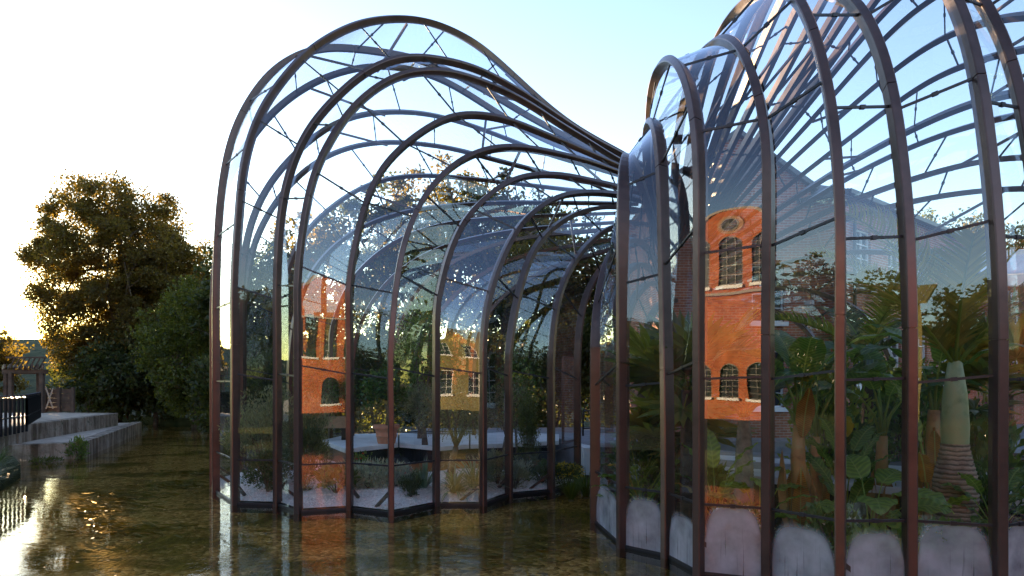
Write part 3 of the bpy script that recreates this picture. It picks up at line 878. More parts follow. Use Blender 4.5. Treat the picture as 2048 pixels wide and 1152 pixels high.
class Facade:
    """a wall plane: origin, horizontal run u, outward normal n, with openings cut as recessed windows"""
    def __init__(self, o, u, parent, brick, inv):
        self.o = Vector(o); self.u = Vector((u[0], u[1], 0)).normalized(); self.n = Vector((self.u.y, -self.u.x, 0))
        self.parent = parent; self.brick = brick; self.inv = inv
    def p(self, x, z, d=0.0):
        return self.o + self.u * x + self.n * d + Vector((0, 0, z)) + self.inv
    def wall(self, w, z0, z1, holes=(), gable=None, name='wall'):
        xs = sorted({0.0, w} | {h[0] for h in holes} | {h[1] for h in holes})
        quads = []
        for x0, x1 in zip(xs[:-1], xs[1:]):
            hs = sorted([h for h in holes if h[0] <= x0 + 1e-6 and h[1] >= x1 - 1e-6], key=lambda h: h[2])
            z = z0
            for h in hs:
                if h[2] > z: quads.append([self.p(x0, z), self.p(x1, z), self.p(x1, h[2]), self.p(x0, h[2])])
                z = h[3]
            if z1 > z: quads.append([self.p(x0, z), self.p(x1, z), self.p(x1, z1), self.p(x0, z1)])
        for h in holes:   # reveals
            a, b_, c, d = h
            r = -0.14
            quads += [[self.p(a, c, r), self.p(a, c), self.p(a, d), self.p(a, d, r)], [self.p(b_, c), self.p(b_, c, r), self.p(b_, d, r), self.p(b_, d)],
                      [self.p(a, d), self.p(b_, d), self.p(b_, d, r), self.p(a, d, r)]]
        if gable: quads.append([self.p(x, z) for x, z in gable])
        return quad_uv(name, quads, self.brick, self.parent)
    def window(self, h, nx=2, nz=3, arched=False, frame='white', sill=True, fw=0.045):
        a, b_, c, d = h
        mb = MB()
        def bar(x0, z0, x1, z1, w=fw, dd=-0.10):
            mb.bar(self.p(x0, z0, dd), self.p(x1, z1, dd), w, 0.05, up=self.n)
        bar(a, c + fw/2, b_, c + fw/2); bar(a, d - fw/2, b_, d - fw/2); bar(a + fw/2, c, a + fw/2, d); bar(b_ - fw/2, c, b_ - fw/2, d)
        for k in range(1, nx): x = a + (b_ - a) * k / nx; bar(x, c, x, d, fw * 0.55)
        for k in range(1, nz): z = c + (d - c) * k / nz; bar(a, z, b_, z, fw * 0.55, -0.098)
        win = mb.build('window', M['white'] if frame == 'white' else M['iron'], self.parent)
        g = MB().add([self.p(a, c, -0.125), self.p(b_, c, -0.125), self.p(b_, d, -0.125), self.p(a, d, -0.125)], [(0, 1, 2, 3)]).build('pane', M['pane'], win)
        if sill:
            MB().bar(self.p(a - 0.08, c - 0.06, 0.03), self.p(b_ + 0.08, c - 0.06, 0.03), 0.12, 0.22, up=self.n).build('sill', M['white'], win)
        if arched:   # brick arch filling the corners of the head
            quads = []
            w = (b_ - a); cx = (a + b_) / 2; rise = w * 0.38
            n = 8
            for s in (-1, 1):
                for k in range(n):
                    t0 = math.pi / 2 * k / n; t1 = math.pi / 2 * (k + 1) / n
                    x0, z0 = cx + s * w / 2 * math.cos(t0), d - rise + rise * math.sin(t0)
                    x1, z1 = cx + s * w / 2 * math.cos(t1), d - rise + rise * math.sin(t1)
                    q = [self.p(x0, z0, 0.004), self.p(x1, z1, 0.004), self.p(x1, d + 0.02, 0.004), self.p(x0, d + 0.02, 0.004)]
                    quads.append(q if s < 0 else q[::-1])
            quad_uv('arch', quads, self.brick, win)
            ab = MB(); pts = [self.p(cx - w / 2 * math.cos(math.pi * k / 14), d - rise + rise * math.sin(math.pi * k / 14), 0.012) for k in range(15)]
            for p_, q_ in zip(pts[:-1], pts[1:]): ab.bar(p_, q_, 0.02, 0.035, up=self.n)
            ab.build('arch_rim', M['iron'] if frame != 'white' else M['brick'], win)
        return win

# the brick house the two glass houses spring from
bh = thing('brick_house', 'red brick house with slate roofs behind the right glass house, joined by both necks', 'building', (6.3, 20.0, 0.74))
inv = -Vector(bh.location)
gz = 0.6
F1 = Facade((4.2, 19.2, 0), (1, 0), bh, M['brick'], inv)
h1 = [(2.55, 3.45, 4.0, 5.6), (2.55, 3.45, 1.6, 3.2)]
F1.wall(4.2, gz, 7.9, h1, [(0, 7.9), (4.2, 7.9), (2.1, 9.4)])
for h in h1: F1.window(h, 2, 4)
F0 = Facade((4.2, 24.5, 0), (0, -1), bh, M['brick'], inv); F0.wall(5.3, gz, 7.9)
F3 = Facade((8.4, 19.2, 0), (0, 1), bh, M['brick'], inv); F3.wall(1.2, gz, 7.9)
rf = MB()
def slab(mb, q, t=0.12):
    q = [Vector(p) for p in q]; n = (q[1] - q[0]).cross(q[3] - q[0]).normalized() * t
    mb.add(q + [p + n for p in q], [(0, 3, 2, 1), (4, 5, 6, 7), (0, 1, 5, 4), (1, 2, 6, 5), (2, 3, 7, 6), (3, 0, 4, 7)])
slab(rf, [Vector((4.0, 19.0, 7.76)) + inv, Vector((6.3, 19.0, 9.41)) + inv, Vector((6.3, 24.5, 9.41)) + inv, Vector((4.0, 24.5, 7.76)) + inv][::-1])
slab(rf, [Vector((6.3, 19.0, 9.41)) + inv, Vector((8.6, 19.0, 7.76)) + inv, Vector((8.6, 24.5, 7.76)) + inv, Vector((6.3, 24.5, 9.41)) + inv][::-1])
rf.build('roof', M['slate'], bh)
# main body set at an angle
cx, cyy = 9.0, 18.5
u2 = Vector((0.766, 0.643)); u1 = Vector((-0.643, 0.766))
F2 = Facade((cx, cyy, 0), (u2.x, u2.y), bh, M['brick'], inv)
holes2 = []
for k in range(4):
    x0 = 0.75 + 2.15 * k
    holes2 += [(x0, x0 + 0.95, 5.0, 6.6), (x0, x0 + 0.95, 2.2, 3.9)]
F2.wall(10.0, gz, 7.5, holes2)
for h in holes2: F2.window(h, 2, 4)
F4 = Facade((cx + u1.x * 7, cyy + u1.y * 7, 0), (-u1.x, -u1.y), bh, M['brick'], inv)
h4 = [(5.2, 6.1, 4.6, 6.2), (5.2, 6.1, 1.8, 3.4)]
F4.wall(7.0, gz, 7.5, h4)
for h in h4: F4.window(h, 2, 4)
c0 = Vector((cx, cyy)) - u2 * 0.25 - u1 * 0.25
c1 = c0 + u2 * 10.5; c2 = c1 + u1 * 7.5; c3 = c0 + u1 * 7.5
ra = c0 + u2 * 3.4 + u1 * 3.75; rb = c1 - u2 * 3.4 + u1 * 3.75
def z3(p, z): return Vector((p.x, p.y, z)) + inv
mr = MB()
mr.add([z3(c0, 7.45), z3(c1, 7.45), z3(c2, 7.45), z3(c3, 7.45), z3(ra, 9.2), z3(rb, 9.2)], [(0, 1, 5, 4), (1, 2, 5), (2, 3, 4, 5), (3, 0, 4), (0, 3, 2, 1)])
mr.build('roof', M['slate'], bh)
gt = MB()
for a, b_ in ((c0, c1), (c3, c0)): gt.bar(z3(a, 7.40), z3(b_, 7.40), 0.12, 0.12)
gt.build('gutter', M['iron'], bh)
dp = MB(); q = Vector((cx, cyy)) + u2 * 0.45 - u1 * 0.09
dp.tube([z3(q, 0.75), z3(q, 7.3)], 0.05, 8); dp.build('downpipe', M['iron'], bh)

# white annexe further right
an = thing('annexe', 'low white-roofed annexe with tall windows beyond the palm on the far right', 'building', (17.5, 26, 0.74))
inv = -Vector(an.location)
FA = Facade((15.2, 27.0, 0), (1, -0.35), an, M['brick'], inv)
ha = [(0.6 + 1.5 * k, 1.5 + 1.5 * k, 2.6, 5.0) for k in range(5)]
FA.wall(8.5, gz, 5.9, ha)
for h in ha: FA.window(h, 2, 5)
fb = MB(); fb.bar(FA.p(-0.3, 6.1, 0.2), FA.p(8.8, 6.1, 0.2), 0.5, 0.4); fb.bar(FA.p(-0.3, 7.4, -1.6), FA.p(8.8, 7.4, -1.6), 0.3, 0.3)
fb.build('fascia', M['white'], an)
ar = MB(); slab(ar, [FA.p(-0.3, 6.32, 0.2), FA.p(8.8, 6.32, 0.2), FA.p(8.8, 7.3, -1.5), FA.p(-0.3, 7.3, -1.5)], 0.06); ar.build('roof', M['white'], an)

# mill buildings across the water behind the viewer: seen in the glass, lit by the low sun
def mill(label, cxm, y, w, eave, apex, wins, round_z, depth=9.0):
    t = thing('mill_building', label, 'building', (cxm, y, 0.45))
    inv = -Vector(t.location)
    F = Facade((cxm + w / 2, y, 0), (-1, 0), t, M['brick_sun'], inv)
    gab = [(0, eave), (w, eave)]
    # raised gable with swept shoulders
    prof = [(1.0, 0.0), (0.72, 0.04), (0.54, 0.14), (0.42, 0.34), (0.33, 0.62), (0.26, 0.82), (0.17, 0.94), (0.08, 0.99), (0, 1.0)]
    right = [(w / 2 + w / 2 * a, eave + (apex - eave) * z) for a, z in prof[1:]]
    gab += right + [(w - x, z) for x, z in right[::-1][1:]]
    F.wall(w, 0.3, eave, wins, gab)
    cp = MB(); pts = [F.p(x, z, 0.02) for x, z in [(w, eave)] + right + [(w - x, z) for x, z in right[::-1][1:]] + [(0, eave)]]
    for a, b_ in zip(pts[:-1], pts[1:]): cp.bar(a, b_, 0.2, 0.14, up=F.n)
    cp.build('coping', M['brick'], t)
    for h in wins: F.window(h, 3, 6 if h[3] - h[2] > 1.6 else 4, True, 'iron', True, 0.05)
    if round_z:
        rw = MB(); n = 24; R_ = 0.46
        pts = [F.p(w / 2 + R_ * math.cos(6.2832 * k / n), round_z + R_ * math.sin(6.2832 * k / n), 0.02) for k in range(n)]
        rw.add(pts, [tuple(range(n))])
        win = rw.build('round_window', M['pane'], t)
        rm = MB()
        for k in range(n): rm.bar(pts[k], pts[(k + 1) % n], 0.06, 0.06, up=F.n)
        for k in range(4): rm.bar(pts[k * 3], pts[k * 3 + 12], 0.03, 0.04, up=F.n)
        rm.build('window_frame', M['iron'], win)
        br = MB()
        for k in range(n):
            a = 6.2832 * (k + 0.5) / n
            p_ = F.p(w / 2 + 0.7 * math.cos(a), round_z + 0.7 * math.sin(a), 0.01)
            q_ = F.p(w / 2 + 0.5 * math.cos(a), round_z + 0.5 * math.sin(a), 0.01)
            br.bar(p_, q_, 0.17, 0.05, up=F.n)
        br.build('brick_ring', M['brick_sun'], win)
    # string course, side walls and roof
    MB().bar(F.p(-0.05, 5.9, 0.03), F.p(w + 0.05, 5.9, 0.03), 0.10, 0.22, up=F.n).build('string_course', M['brick'], t)
    S1 = Facade((cxm + w / 2, y - depth, 0), (0, 1), t, M['brick_sun'], inv); S1.wall(depth, 0.3, eave)
    S2 = Facade((cxm - w / 2, y, 0), (0, -1), t, M['brick_sun'], inv); S2.wall(depth, 0.3, eave)
    r_ = MB()
    for s in (-1, 1):
        q = [Vector((cxm + s * w / 2, y - 0.1, eave - 0.1)) + inv, Vector((cxm, y - 0.1, apex - 0.5)) + inv, Vector((cxm, y - depth, apex - 0.5)) + inv, Vector((cxm + s * w / 2, y - depth, eave - 0.1)) + inv]
        slab(r_, q if s < 0 else q[::-1], 0.1)
    r_.build('roof', M['slate'], t)
    return t
MG1 = -10.6; MG2 = 10.8
def winrow(w, xs, ww, z0, z1): return [(x - ww / 2, x + ww / 2, z0, z1) for x in xs]
mill('sunlit brick mill gable with a round window, mirrored in the right glass house', MG1, -16.0, 9.0, 8.95, 11.0,
     winrow(9, [1.1, 2.8, 4.5, 6.2, 7.9], 1.15, 6.2, 8.75) + winrow(9, [1.1, 2.8, 4.5, 6.2, 7.9], 1.2, 1.5, 3.3), 9.6)
mill('lower sunlit brick mill gable mirrored in the left glass house', MG2, -16.0, 8.6, 8.6, 10.6,
     winrow(8.6, [1.3, 2.8, 4.3, 5.8, 7.3], 1.0, 3.9, 6.0) + winrow(8.6, [1.3, 4.3, 7.3], 1.2, 1.0, 2.6), None)
# ochre house between them
oh = thing('ochre_house', 'ochre rendered house with white windows, mirrored in the middle of the left glass house', 'building', (-2.2, -17.0, 0.45))
inv = -Vector(oh.location)
FO = Facade((0.4, -17.0, 0), (-1, 0), oh, M['olivewall'], inv)
ho = [(0.5 + 1.9 * k, 1.3 + 1.9 * k, z, z + 1.5) for k in range(3) for z in (1.4, 4.4)]
FO.wall(5.4, 0.3, 7.3, ho)
for h in ho: FO.window(h, 2, 3)
ro = MB(); slab(ro, [FO.p(-0.3, 7.2, 0.3), FO.p(5.7, 7.2, 0.3), FO.p(5.7, 9.0, -3.4), FO.p(-0.3, 9.0, -3.4)], 0.15); ro.build('roof', M['thatch'], oh)

# ------------------------------------------------------------------ stone terrace with railing and pergola on the left
def block_run(root, a, b_, z0, z1, depth, step, m, seed, inv):
    a, b_ = Vector((a[0], a[1], 0)), Vector((b_[0], b_[1], 0))
    L = (b_ - a).length; u = (b_ - a) / L; nrm = Vector((u.y, -u.x, 0))
    R = random.Random(seed); n = max(1, int(L / step)); cuts = [0] + [L * (k + R.uniform(-0.12, 0.12)) / n for k in range(1, n)] + [L]
    rz = math.atan2(u.y, u.x)
    for c0_, c1_ in zip(cuts[:-1], cuts[1:]):
        out = R.uniform(-0.02, 0.03)
        mid = a + u * ((c0_ + c1_) / 2) - nrm * (depth / 2 - out)
        MB().box(mid + Vector((0, 0, (z0 + z1) / 2)) + inv, (c1_ - c0_ - 0.018, depth, z1 - z0), rz).build('stone_block', m, root, bevel=0.02)
ter = thing('stone_terrace', 'weathered stone terrace with a lower ledge at the water, left bank', 'terrace', (-15.0, 22.0, 0))
inv = -Vector(ter.location)
MB().prism([(p[0] + inv.x, p[1] + inv.y) for p in [(-14.55, 19.9), (-13.25, 20.9), (-17.15, 31.1), (-18.3, 30.8), (-16.2, 21.0)]], -0.5, 0.47).build('ledge_core', M['stonetop'], ter)
block_run(ter, (-14.7, 19.6), (-13.0, 20.8), -0.5, 0.49, 0.4, 1.1, M['stone'], 1, inv)
block_run(ter, (-13.0, 20.8), (-17.0, 31.3), -0.5, 0.5, 0.4, 1.25, M['stone'], 2, inv)
MB().prism([(p[0] + inv.x, p[1] + inv.y) for p in [(-13.2, 15.2), (-15.25, 21.4), (-17.0, 29.0), (-20, 29.6), (-40, 30), (-40, 14)]], -0.5, 0.985).build('deck', M['stonetop'], ter)
block_run(ter, (-13.0, 15.0), (-15.1, 21.4), 0.2, 1.0, 0.35, 1.05, M['stone'], 3, inv)
block_run(ter, (-15.1, 21.4), (-16.8, 29.1), 0.2, 1.0, 0.35, 1.05, M['stone'], 4, inv)
block_run(ter, (-16.8, 29.1), (-20.0, 29.8), 0.2, 1.0, 0.35, 1.05, M['stone'], 5, inv)

rl = thing('railing', 'black iron railing along the edge of the stone terrace', 'railing', (-14.3, 19.0, 1.0))
inv = -Vector(rl.location)
ra_, rb_, rc_ = Vector((-13.2, 16.6, 1.0)), Vector((-14.65, 20.6, 1.0)), Vector((-17.7, 25.6, 1.0))
for a, b_, n in ((ra_, rb_, 12), (rb_, rc_, 22)):
    for z in (0.84, 0.30):
        MB().bar(a + Vector((0, 0, z)) + inv, b_ + Vector((0, 0, z)) + inv, 0.05, 0.045).build('rail', M['iron'], rl)
    for k in range(n + 1):
        p = a.lerp(b_, k / n) + Vector((0, 0, 0 if a is rb_ else -0.18))
        mb = MB().bar(p + inv, Vector((p.x, p.y, 1.88)) + inv, 0.05, 0.05)
        mb.lathe([(0.0, 0.05), (0.035, 0.03), (0.035, 0.0), (0, -0.02)], Vector((p.x, p.y, 1.9)) + inv, 8)
        mb.build('baluster', M['iron'], rl)

pg = thing('pergola', 'dark timber pergola with lattice rafters on the terrace', 'pergola', tuple(at(55, 30, 0.985)))
inv = -Vector(pg.location)
def pp(px, d, z): return at(px, d, z) + inv
for px, d in ((22, 29.5), (84, 29.5), (12, 32.5), (78, 32.5)):
    MB().bar(pp(px, d, 0.985), pp(px, d, 2.72), 0.16, 0.16).build('post', M['darkwood'], pg)
for d in (29.5, 32.5):
    MB().bar(pp(5, d, 2.78), pp(95, d, 2.78), 0.10, 0.16).build('beam', M['darkwood'], pg)
for k in range(8):
    px = 10 + 11 * k
    MB().bar(pp(px, 29.1, 3.0), pp(px - 5, 33.0, 3.0), 0.06, 0.18).build('rafter', M['darkwood'], pg)
for k in range(7):
    px = 18 + 10 * k
    MB().bar(pp(px, 29.45, 2.88), pp(px + 12, 29.45, 3.35), 0.035, 0.05).build('lattice_bar', M['darkwood'], pg)
MB().bar(pp(12, 29.45, 3.38), pp(92, 29.45, 3.38), 0.07, 0.07).build('top_rail', M['darkwood'], pg)
fn = thing('trellis_fence', 'dark fence with crossed pale battens beside the pergola', 'fence', tuple(at(110, 30, 0.985)))
inv = -Vector(fn.location)
for px in (90, 118, 146): MB().bar(at(px, 30, 0.985) + inv, at(px, 30, 2.1) + inv, 0.12, 0.12).build('post', M['darkwood'], fn)
for k in range(5):
    z = 1.12 + 0.2 * k
    MB().bar(at(90, 30.1, z) + inv, at(146, 30.1, z) + inv, 0.03, 0.19).build('board', M['darkwood'], fn)
for a, b_ in (((92, 1.15), (106, 2.05)), ((106, 1.15), (92, 2.05))):
    MB().bar(at(a[0], 29.92, a[1]) + inv, at(b_[0], 29.92 if a[0] == 92 else 29.88, b_[1]) + inv, 0.03, 0.05).build('batten', M['stonetop'], fn)

# ------------------------------------------------------------------ paths inside
def slab_poly(root_name, pts, m, z1=0.75, t=0.11):
    o = MB().prism([(p.x, p.y) for p in pts], z1 - t, z1).build(root_name, m, bevel=0.008)
    return o
path = struct(MB().prism([(p.x, p.y) for p in (at(655, 18.3), at(693, 16.4), at(800, 17.7), at(880, 16.8), at(1000, 17.6), at(1105, 18.4), at(1105, 20.2), at(1000, 20.8), at(880, 20.2), at(800, 20.7), at(700, 20.1))], 0.1, 0.63).build('path', M['blackedge']))
for pts, m in (((at(645, 18.4), at(690, 16.0), at(796, 17.45), at(796, 21.0), at(700, 20.5)), 'conc'),
               ((at(799, 17.45), at(880, 16.5), at(938, 17.1), at(938, 20.4), at(880, 20.3), at(799, 21.0)), 'conc'),
               ((at(941, 17.1), at(1000, 17.3), at(1060, 17.8), at(1060, 20.9), at(1000, 21.2), at(941, 20.5)), 'conc'),
               ((at(1063, 17.8), at(1118, 18.2), at(1118, 20.5), at(1063, 20.9)), 'conc')):
    slab_poly('slab', pts, M[m]).parent = path
path2 = struct(MB().prism([(p.x, p.y) for p in (at(1395, 12.4), at(2040, 9.55), at(1950, 12.4), at(1395, 15.2))], 0.1, 0.63).build('path', M['blackedge']))
def lerp2(a, b_, t): return a.lerp(b_, t)
n0, n1 = at(1385, 12.0), at(2062, 9.1)
f0, f1 = at(1385, 16.0), at(1960, 12.9)
for (v0, v1), m in (((0, .24), 'conc'), ((.243, .52), 'slate_pave'), ((.523, .74), 'conc'), ((.743, 1), 'slate_pave')):
    for k in range(5):
        a, b_ = k / 5, (k + 1) / 5 - 0.003
        q = [lerp2(lerp2(n0, n1, s), lerp2(f0, f1, s), v) for s, v in ((a, v0), (b_, v0), (b_, v1), (a, v1))]
        slab_poly('slab', q, M[m]).parent = path2
ed = struct(MB().bar(at(660, 15.6, 0.32), at(872, 15.9, 0.32), 0.03, 0.22).bar(at(872, 15.9, 0.32), at(905, 16.6, 0.32), 0.03, 0.22).bar(at(905, 16.6, 0.30), at(1100, 16.6, 0.30), 0.03, 0.22).build('steel_edging', M['corten']))
# courtyard pieces between the houses
bw = MB().box(at(1172, 17.0, 0.40), (0.35, 1.2, 0.66), 0.1).build('retaining_wall', M['conc'], bevel=0.01)
tag(bw, 'pale concrete retaining wall end between the two glass houses', 'wall')
dr = thing('glass_door', 'open glass door leaf with bronze frame at the right end of the left house', 'door', tuple(at(1134, 17.3, 0.75)))
inv = -Vector(dr.location)
a, b_ = at(1126, 17.2, 0.78) + inv, at(1152, 18.0, 0.78) + inv
up = Vector((0, 0, 2.15))
fr = MB()
for p, q in ((a, b_), (a + up, b_ + up), (a, a + up), (b_, b_ + up)): fr.bar(p, q, 0.05, 0.07)
fr.build('frame', M['bronze'], dr)
gm = bpy.data.meshes.new('pane'); gm.from_pydata([tuple(a), tuple(b_), tuple(b_ + up), tuple(a + up)], [], [(0, 1, 2, 3)]); gm.update(); gm.materials.append(M['glass'])
link('pane', gm, dr)
MB().bar(a.lerp(b_, 0.85) + Vector((-0.04, -0.04, 0.8)), a.lerp(b_, 0.85) + Vector((-0.04, -0.04, 1.3)), 0.03, 0.03).build('handle', M['iron'], dr)
hp = thing('hoop_barrier', 'black tubular hoop barrier in the gap between the two houses', 'barrier', tuple(at(1182, 20.0, 0.74)))
inv = -Vector(hp.location)
MB().tube([at(1166, 20, 0.74) + inv, at(1166, 20, 1.35) + inv, at(1167, 20, 1.44) + inv, at(1170, 20, 1.47) + inv, at(1196, 20.4, 1.47) + inv, at(1199, 20.4, 1.44) + inv, at(1200, 20.4, 1.35) + inv, at(1200, 20.4, 0.74) + inv], 0.028, 8).build('hoop', M['iron'], hp, True)
MB().tube([at(1166, 20, 0.95) + inv, at(1200, 20.4, 0.95) + inv], 0.02, 8).build('rail', M['iron'], hp, True)
bn = thing('bench', 'long timber bench on dark legs at the back left of the left house', 'bench', tuple(at(662, 18.6, 0.3)))
inv = -Vector(bn.location)
for k in range(3): MB().bar(at(628, 18.3 + 0.17 * k, 1.22) + inv, at(698, 18.5 + 0.17 * k, 1.22) + inv, 0.155, 0.30).build('plank', M['wood'], bn, bevel=0.01)
for px in (636, 690): MB().bar(at(px, 18.55, 0.1) + inv, at(px, 18.55, 1.07) + inv, 0.3, 0.12).build('leg', M['iron'], bn)
tl = thing('wire_trellis', 'square wire trellis standing behind the olive trees', 'trellis', tuple(at(925, 20.9, 0.75)))
inv = -Vector(tl.location)
for k in range(6): MB().bar(at(885 + 16 * k, 20.9, 0.75) + inv, at(885 + 16 * k, 20.9, 1.85) + inv, 0.018, 0.018).build('upright', M['iron'], tl)
for k in range(4): MB().bar(at(884, 20.92, 1.0 + 0.27 * k) + inv, at(966, 20.92, 1.0 + 0.27 * k) + inv, 0.018, 0.018).build('wire', M['iron'], tl)
rr = thing('guard_rail', 'black guard rail beside the path behind the bottle palm', 'railing', tuple(at(1930, 13.2, 0.75)))
inv = -Vector(rr.location)
for k in range(6): MB().bar(at(1690 + 54 * k, 14.6 - 0.27 * k, 0.75) + inv, at(1690 + 54 * k, 14.6 - 0.27 * k, 1.85) + inv, 0.045, 0.045).build('post', M['iron'], rr)
for z in (1.85, 1.35): MB().bar(at(1690, 14.6, z) + inv, at(1960, 13.25, z) + inv, 0.04, 0.04).build('rail', M['iron'], rr)

# ------------------------------------------------------------------ plants: builders
def in_ball(n, r):
    d = unit(r.normal(size=(n, 3)))
    return d * (r.uniform(0, 1, n) ** (1 / 3.0))[:, None]

def tree(label, loc, h, cr, cb, m, n, leaf, seed, group, lean=0.0, name='tree', flat=1.0):
    """tapered trunk, limbs and twigs, leaves clumped at the twig ends"""
    r = np.random.default_rng(seed)
    t = thing(name, label, 'tree', loc, 0, group)
    tk = MB()
    top = np.array([lean, r.normal() * 0.3, h * 0.86])
    path_ = [np.array([0, 0, -0.3]) + (top + np.array([0, 0, 0.3])) * f + np.array([r.normal() * 0.12, r.normal() * 0.12, 0]) * (0 if f == 0 else 1) * h * 0.05 for f in np.linspace(0, 1, 8)]
    r0 = 0.022 * h + 0.05
    tk.tube([Vector(p) for p in path_], [r0 * (1 - 0.85 * f) for f in np.linspace(0, 1, 8)], 8)
    cz = (cb + h) / 2; hz = (h - cb) / 2
    ends = []
    nl = 16
    for k in range(nl):
        f = 0.30 + 0.66 * (k + r.uniform(0, 1)) / nl
        i = f * 7; j = int(i); a = path_[j] + (path_[min(j + 1, 7)] - path_[j]) * (i - j)
        az = k * 2.4 + r.normal() * 0.3
        g = r.uniform(0.55, 0.98)
        el = r.uniform(-0.75, 0.95)
        e = np.array([math.cos(az) * math.sqrt(1 - el * el) * cr * g, math.sin(az) * math.sqrt(1 - el * el) * cr * g, cz + el * hz * g])
        e[:2] += top[:2] * 0.6
        mid = (a + e) / 2 + r.normal(size=3) * 0.06 * h + np.array([0, 0, 0.05 * h])
        tk.tube([Vector(a), Vector(mid), Vector(e)], [r0 * 0.42 * (1 - 0.5 * f), r0 * 0.22, r0 * 0.06], 6, False)
        ends.append(e)
        for q in range(4):
            s = mid + (e - mid) * r.uniform(0, 0.9)
            e2 = s + unit(r.normal(size=3) + np.array([0, 0, 0.3])) * cr * r.uniform(0.22, 0.5)
            tk.tube([Vector(s), Vector(e2)], [r0 * 0.10, r0 * 0.03], 5, False)
            ends.append(e2)
    tk.build('trunk', M['bark'], t, True)
    # more clumps filling the crown, uneven outline
    extra = in_ball(230 if n > 24000 else 150, r)
    lump = 0.82 + 0.22 * np.sin(np.arctan2(extra[:, 1], extra[:, 0]) * 3 + seed) + 0.12 * np.sin(extra[:, 2] * 5 + seed * 1.7)
    if n > 24000: lump = 0.96 + 0.08 * np.sin(np.arctan2(extra[:, 1], extra[:, 0]) * 3 + seed) + 0.06 * np.sin(extra[:, 2] * 5 + seed)
    extra = extra * lump[:, None]
    E = np.vstack([np.array(ends), extra * np.array([cr, cr, hz]) + np.array([top[0] * 0.5, top[1] * 0.5, cz])])
    c_ = np.array([top[0] * 0.5, top[1] * 0.5, cz]); q_ = (E - c_) / np.array([cr, cr, hz])
    nq = np.linalg.norm(q_, axis=1, keepdims=True); E = c_ + q_ / np.maximum(nq / 0.9, 1.0) * np.array([cr, cr, hz])
    wts = r.uniform(0.3 if n < 24000 else 0.7, 1.5, len(E)); wts /= wts.sum()
    idx = r.choice(len(E), n, p=wts)
    rad = (r.uniform(0.10, 0.24, len(E)) * cr)[idx]
    C = E[idx] + unit(r.normal(size=(n, 3))) * (r.uniform(0, 1, n) ** 0.5 * rad)[:, None] * np.array([1, 1, 0.75 * flat])
    D = unit(C - np.array([0, 0, cz])) * 0.5 + r.normal(size=(n, 3)) * 0.7 + np.array([0, 0, -0.25])
    V, F = leaf_cards(C, D, leaf, leaf * 0.62, r)
    link('crown', np_mesh('crown', V, F, m), t)
    return t

def shrub(label, loc, rx, h, m, n, leaf, seed, cat='shrub', name='shrub', upright=0.4, wid=0.45, group=None, flower=None, nf=0, ry=None, stems=7, core=0.25):
    r = np.random.default_rng(seed)
    t = thing(name, label, cat, loc, 0, group)
    ry = ry or rx
    st = MB(); tips = []
    for k in range(stems):
        a = 6.283 * k / stems + r.uniform(-0.3, 0.3); g = r.uniform(0.25, 0.75)
        e = np.array([math.cos(a) * rx * g, math.sin(a) * ry * g, h * r.uniform(0.55, 0.9)])
        st.tube([Vector((0, 0, -0.03)), Vector(e * np.array([0.4, 0.4, 0.5])), Vector(e)], [0.012 + h * 0.006, 0.01 + h * 0.004, 0.004], 5, False)
        tips.append(e)
    st.build('stem', M['olivebark'], t)
    cl = in_ball(26, r); lump = 0.8 + 0.3 * r.uniform(size=(26, 1))
    cl = np.vstack([cl * lump * np.array([rx, ry, h * 0.5]) + np.array([0, 0, h * 0.52]), np.array(tips)])
    idx = r.integers(0, len(cl), n)
    C = cl[idx] + in_ball(n, r) * np.array([rx, ry, h * 0.5]) * 0.36
    C[:, 2] = np.maximum(C[:, 2], 0.02 + 0.02 * r.uniform(size=n))
    D = unit(C - np.array([0, 0, h * 0.3])) * (1 - upright) + np.array([0, 0, 1.0]) * upright + r.normal(size=(n, 3)) * 0.35
    V, F = leaf_cards(C, D, leaf, leaf * wid, r)
    link('foliage', np_mesh('foliage', V, F, m), t)
    if flower:
        d = in_ball(nf, r); d[:, 2] = np.abs(d[:, 2]); d = unit(d)
        Cf = d * np.array([rx, ry, h * 0.52]) * r.uniform(0.85, 1.08, (nf, 1)) + np.array([0, 0, h * 0.5])
        Vs = []; Fs = []; b0 = 0
        for q in range(4):
            Vv, Ff = leaf_cards(Cf, r.normal(size=(nf, 3)) + np.array([0, -0.4, 0.5]), 0.035 if leaf < 0.2 else 0.05, 0.035, r)
            Vs.append(Vv); Fs.append(Ff + b0); b0 += len(Vv)
        link('flower', np_mesh('flower', np.vstack(Vs), np.vstack(Fs), M[flower]), t)
    return t

def blade_mesh(n, length, width, r, spread=1.0, droop=0.5, segs=5, vee=0.0):
    V = []; F = []
    for k in range(n):
        az = r.uniform(0, 6.283); el0 = math.radians(90) - spread * math.radians(r.uniform(3, 75))
        L = length * r.uniform(0.65, 1.1); w = width * r.uniform(0.8, 1.2)
        p = np.array([math.cos(az), math.sin(az), 0]) * 0.04; el = el0
        side = np.array([-math.sin(az), math.cos(az), 0])
        b0 = len(V)
        for j in range(segs + 1):
            f = j / segs
            ww = w * (0.75 + 0.9 * f - 1.65 * f * f) if f < 1 else 0.002
            V.append(p - side * ww / 2 + np.array([0, 0, vee * ww])); V.append(p + side * ww / 2 + np.array([0, 0, vee * ww]))
            p = p + np.array([math.cos(az) * math.cos(el), math.sin(az) * math.cos(el), math.sin(el)]) * L / segs
            el -= droop * r.uniform(0.6, 1.3) / segs * 1.6
        for j in range(segs): F.append((b0 + 2 * j, b0 + 2 * j + 1, b0 + 2 * j + 3, b0 + 2 * j + 2))
    return np.array(V), np.array(F)

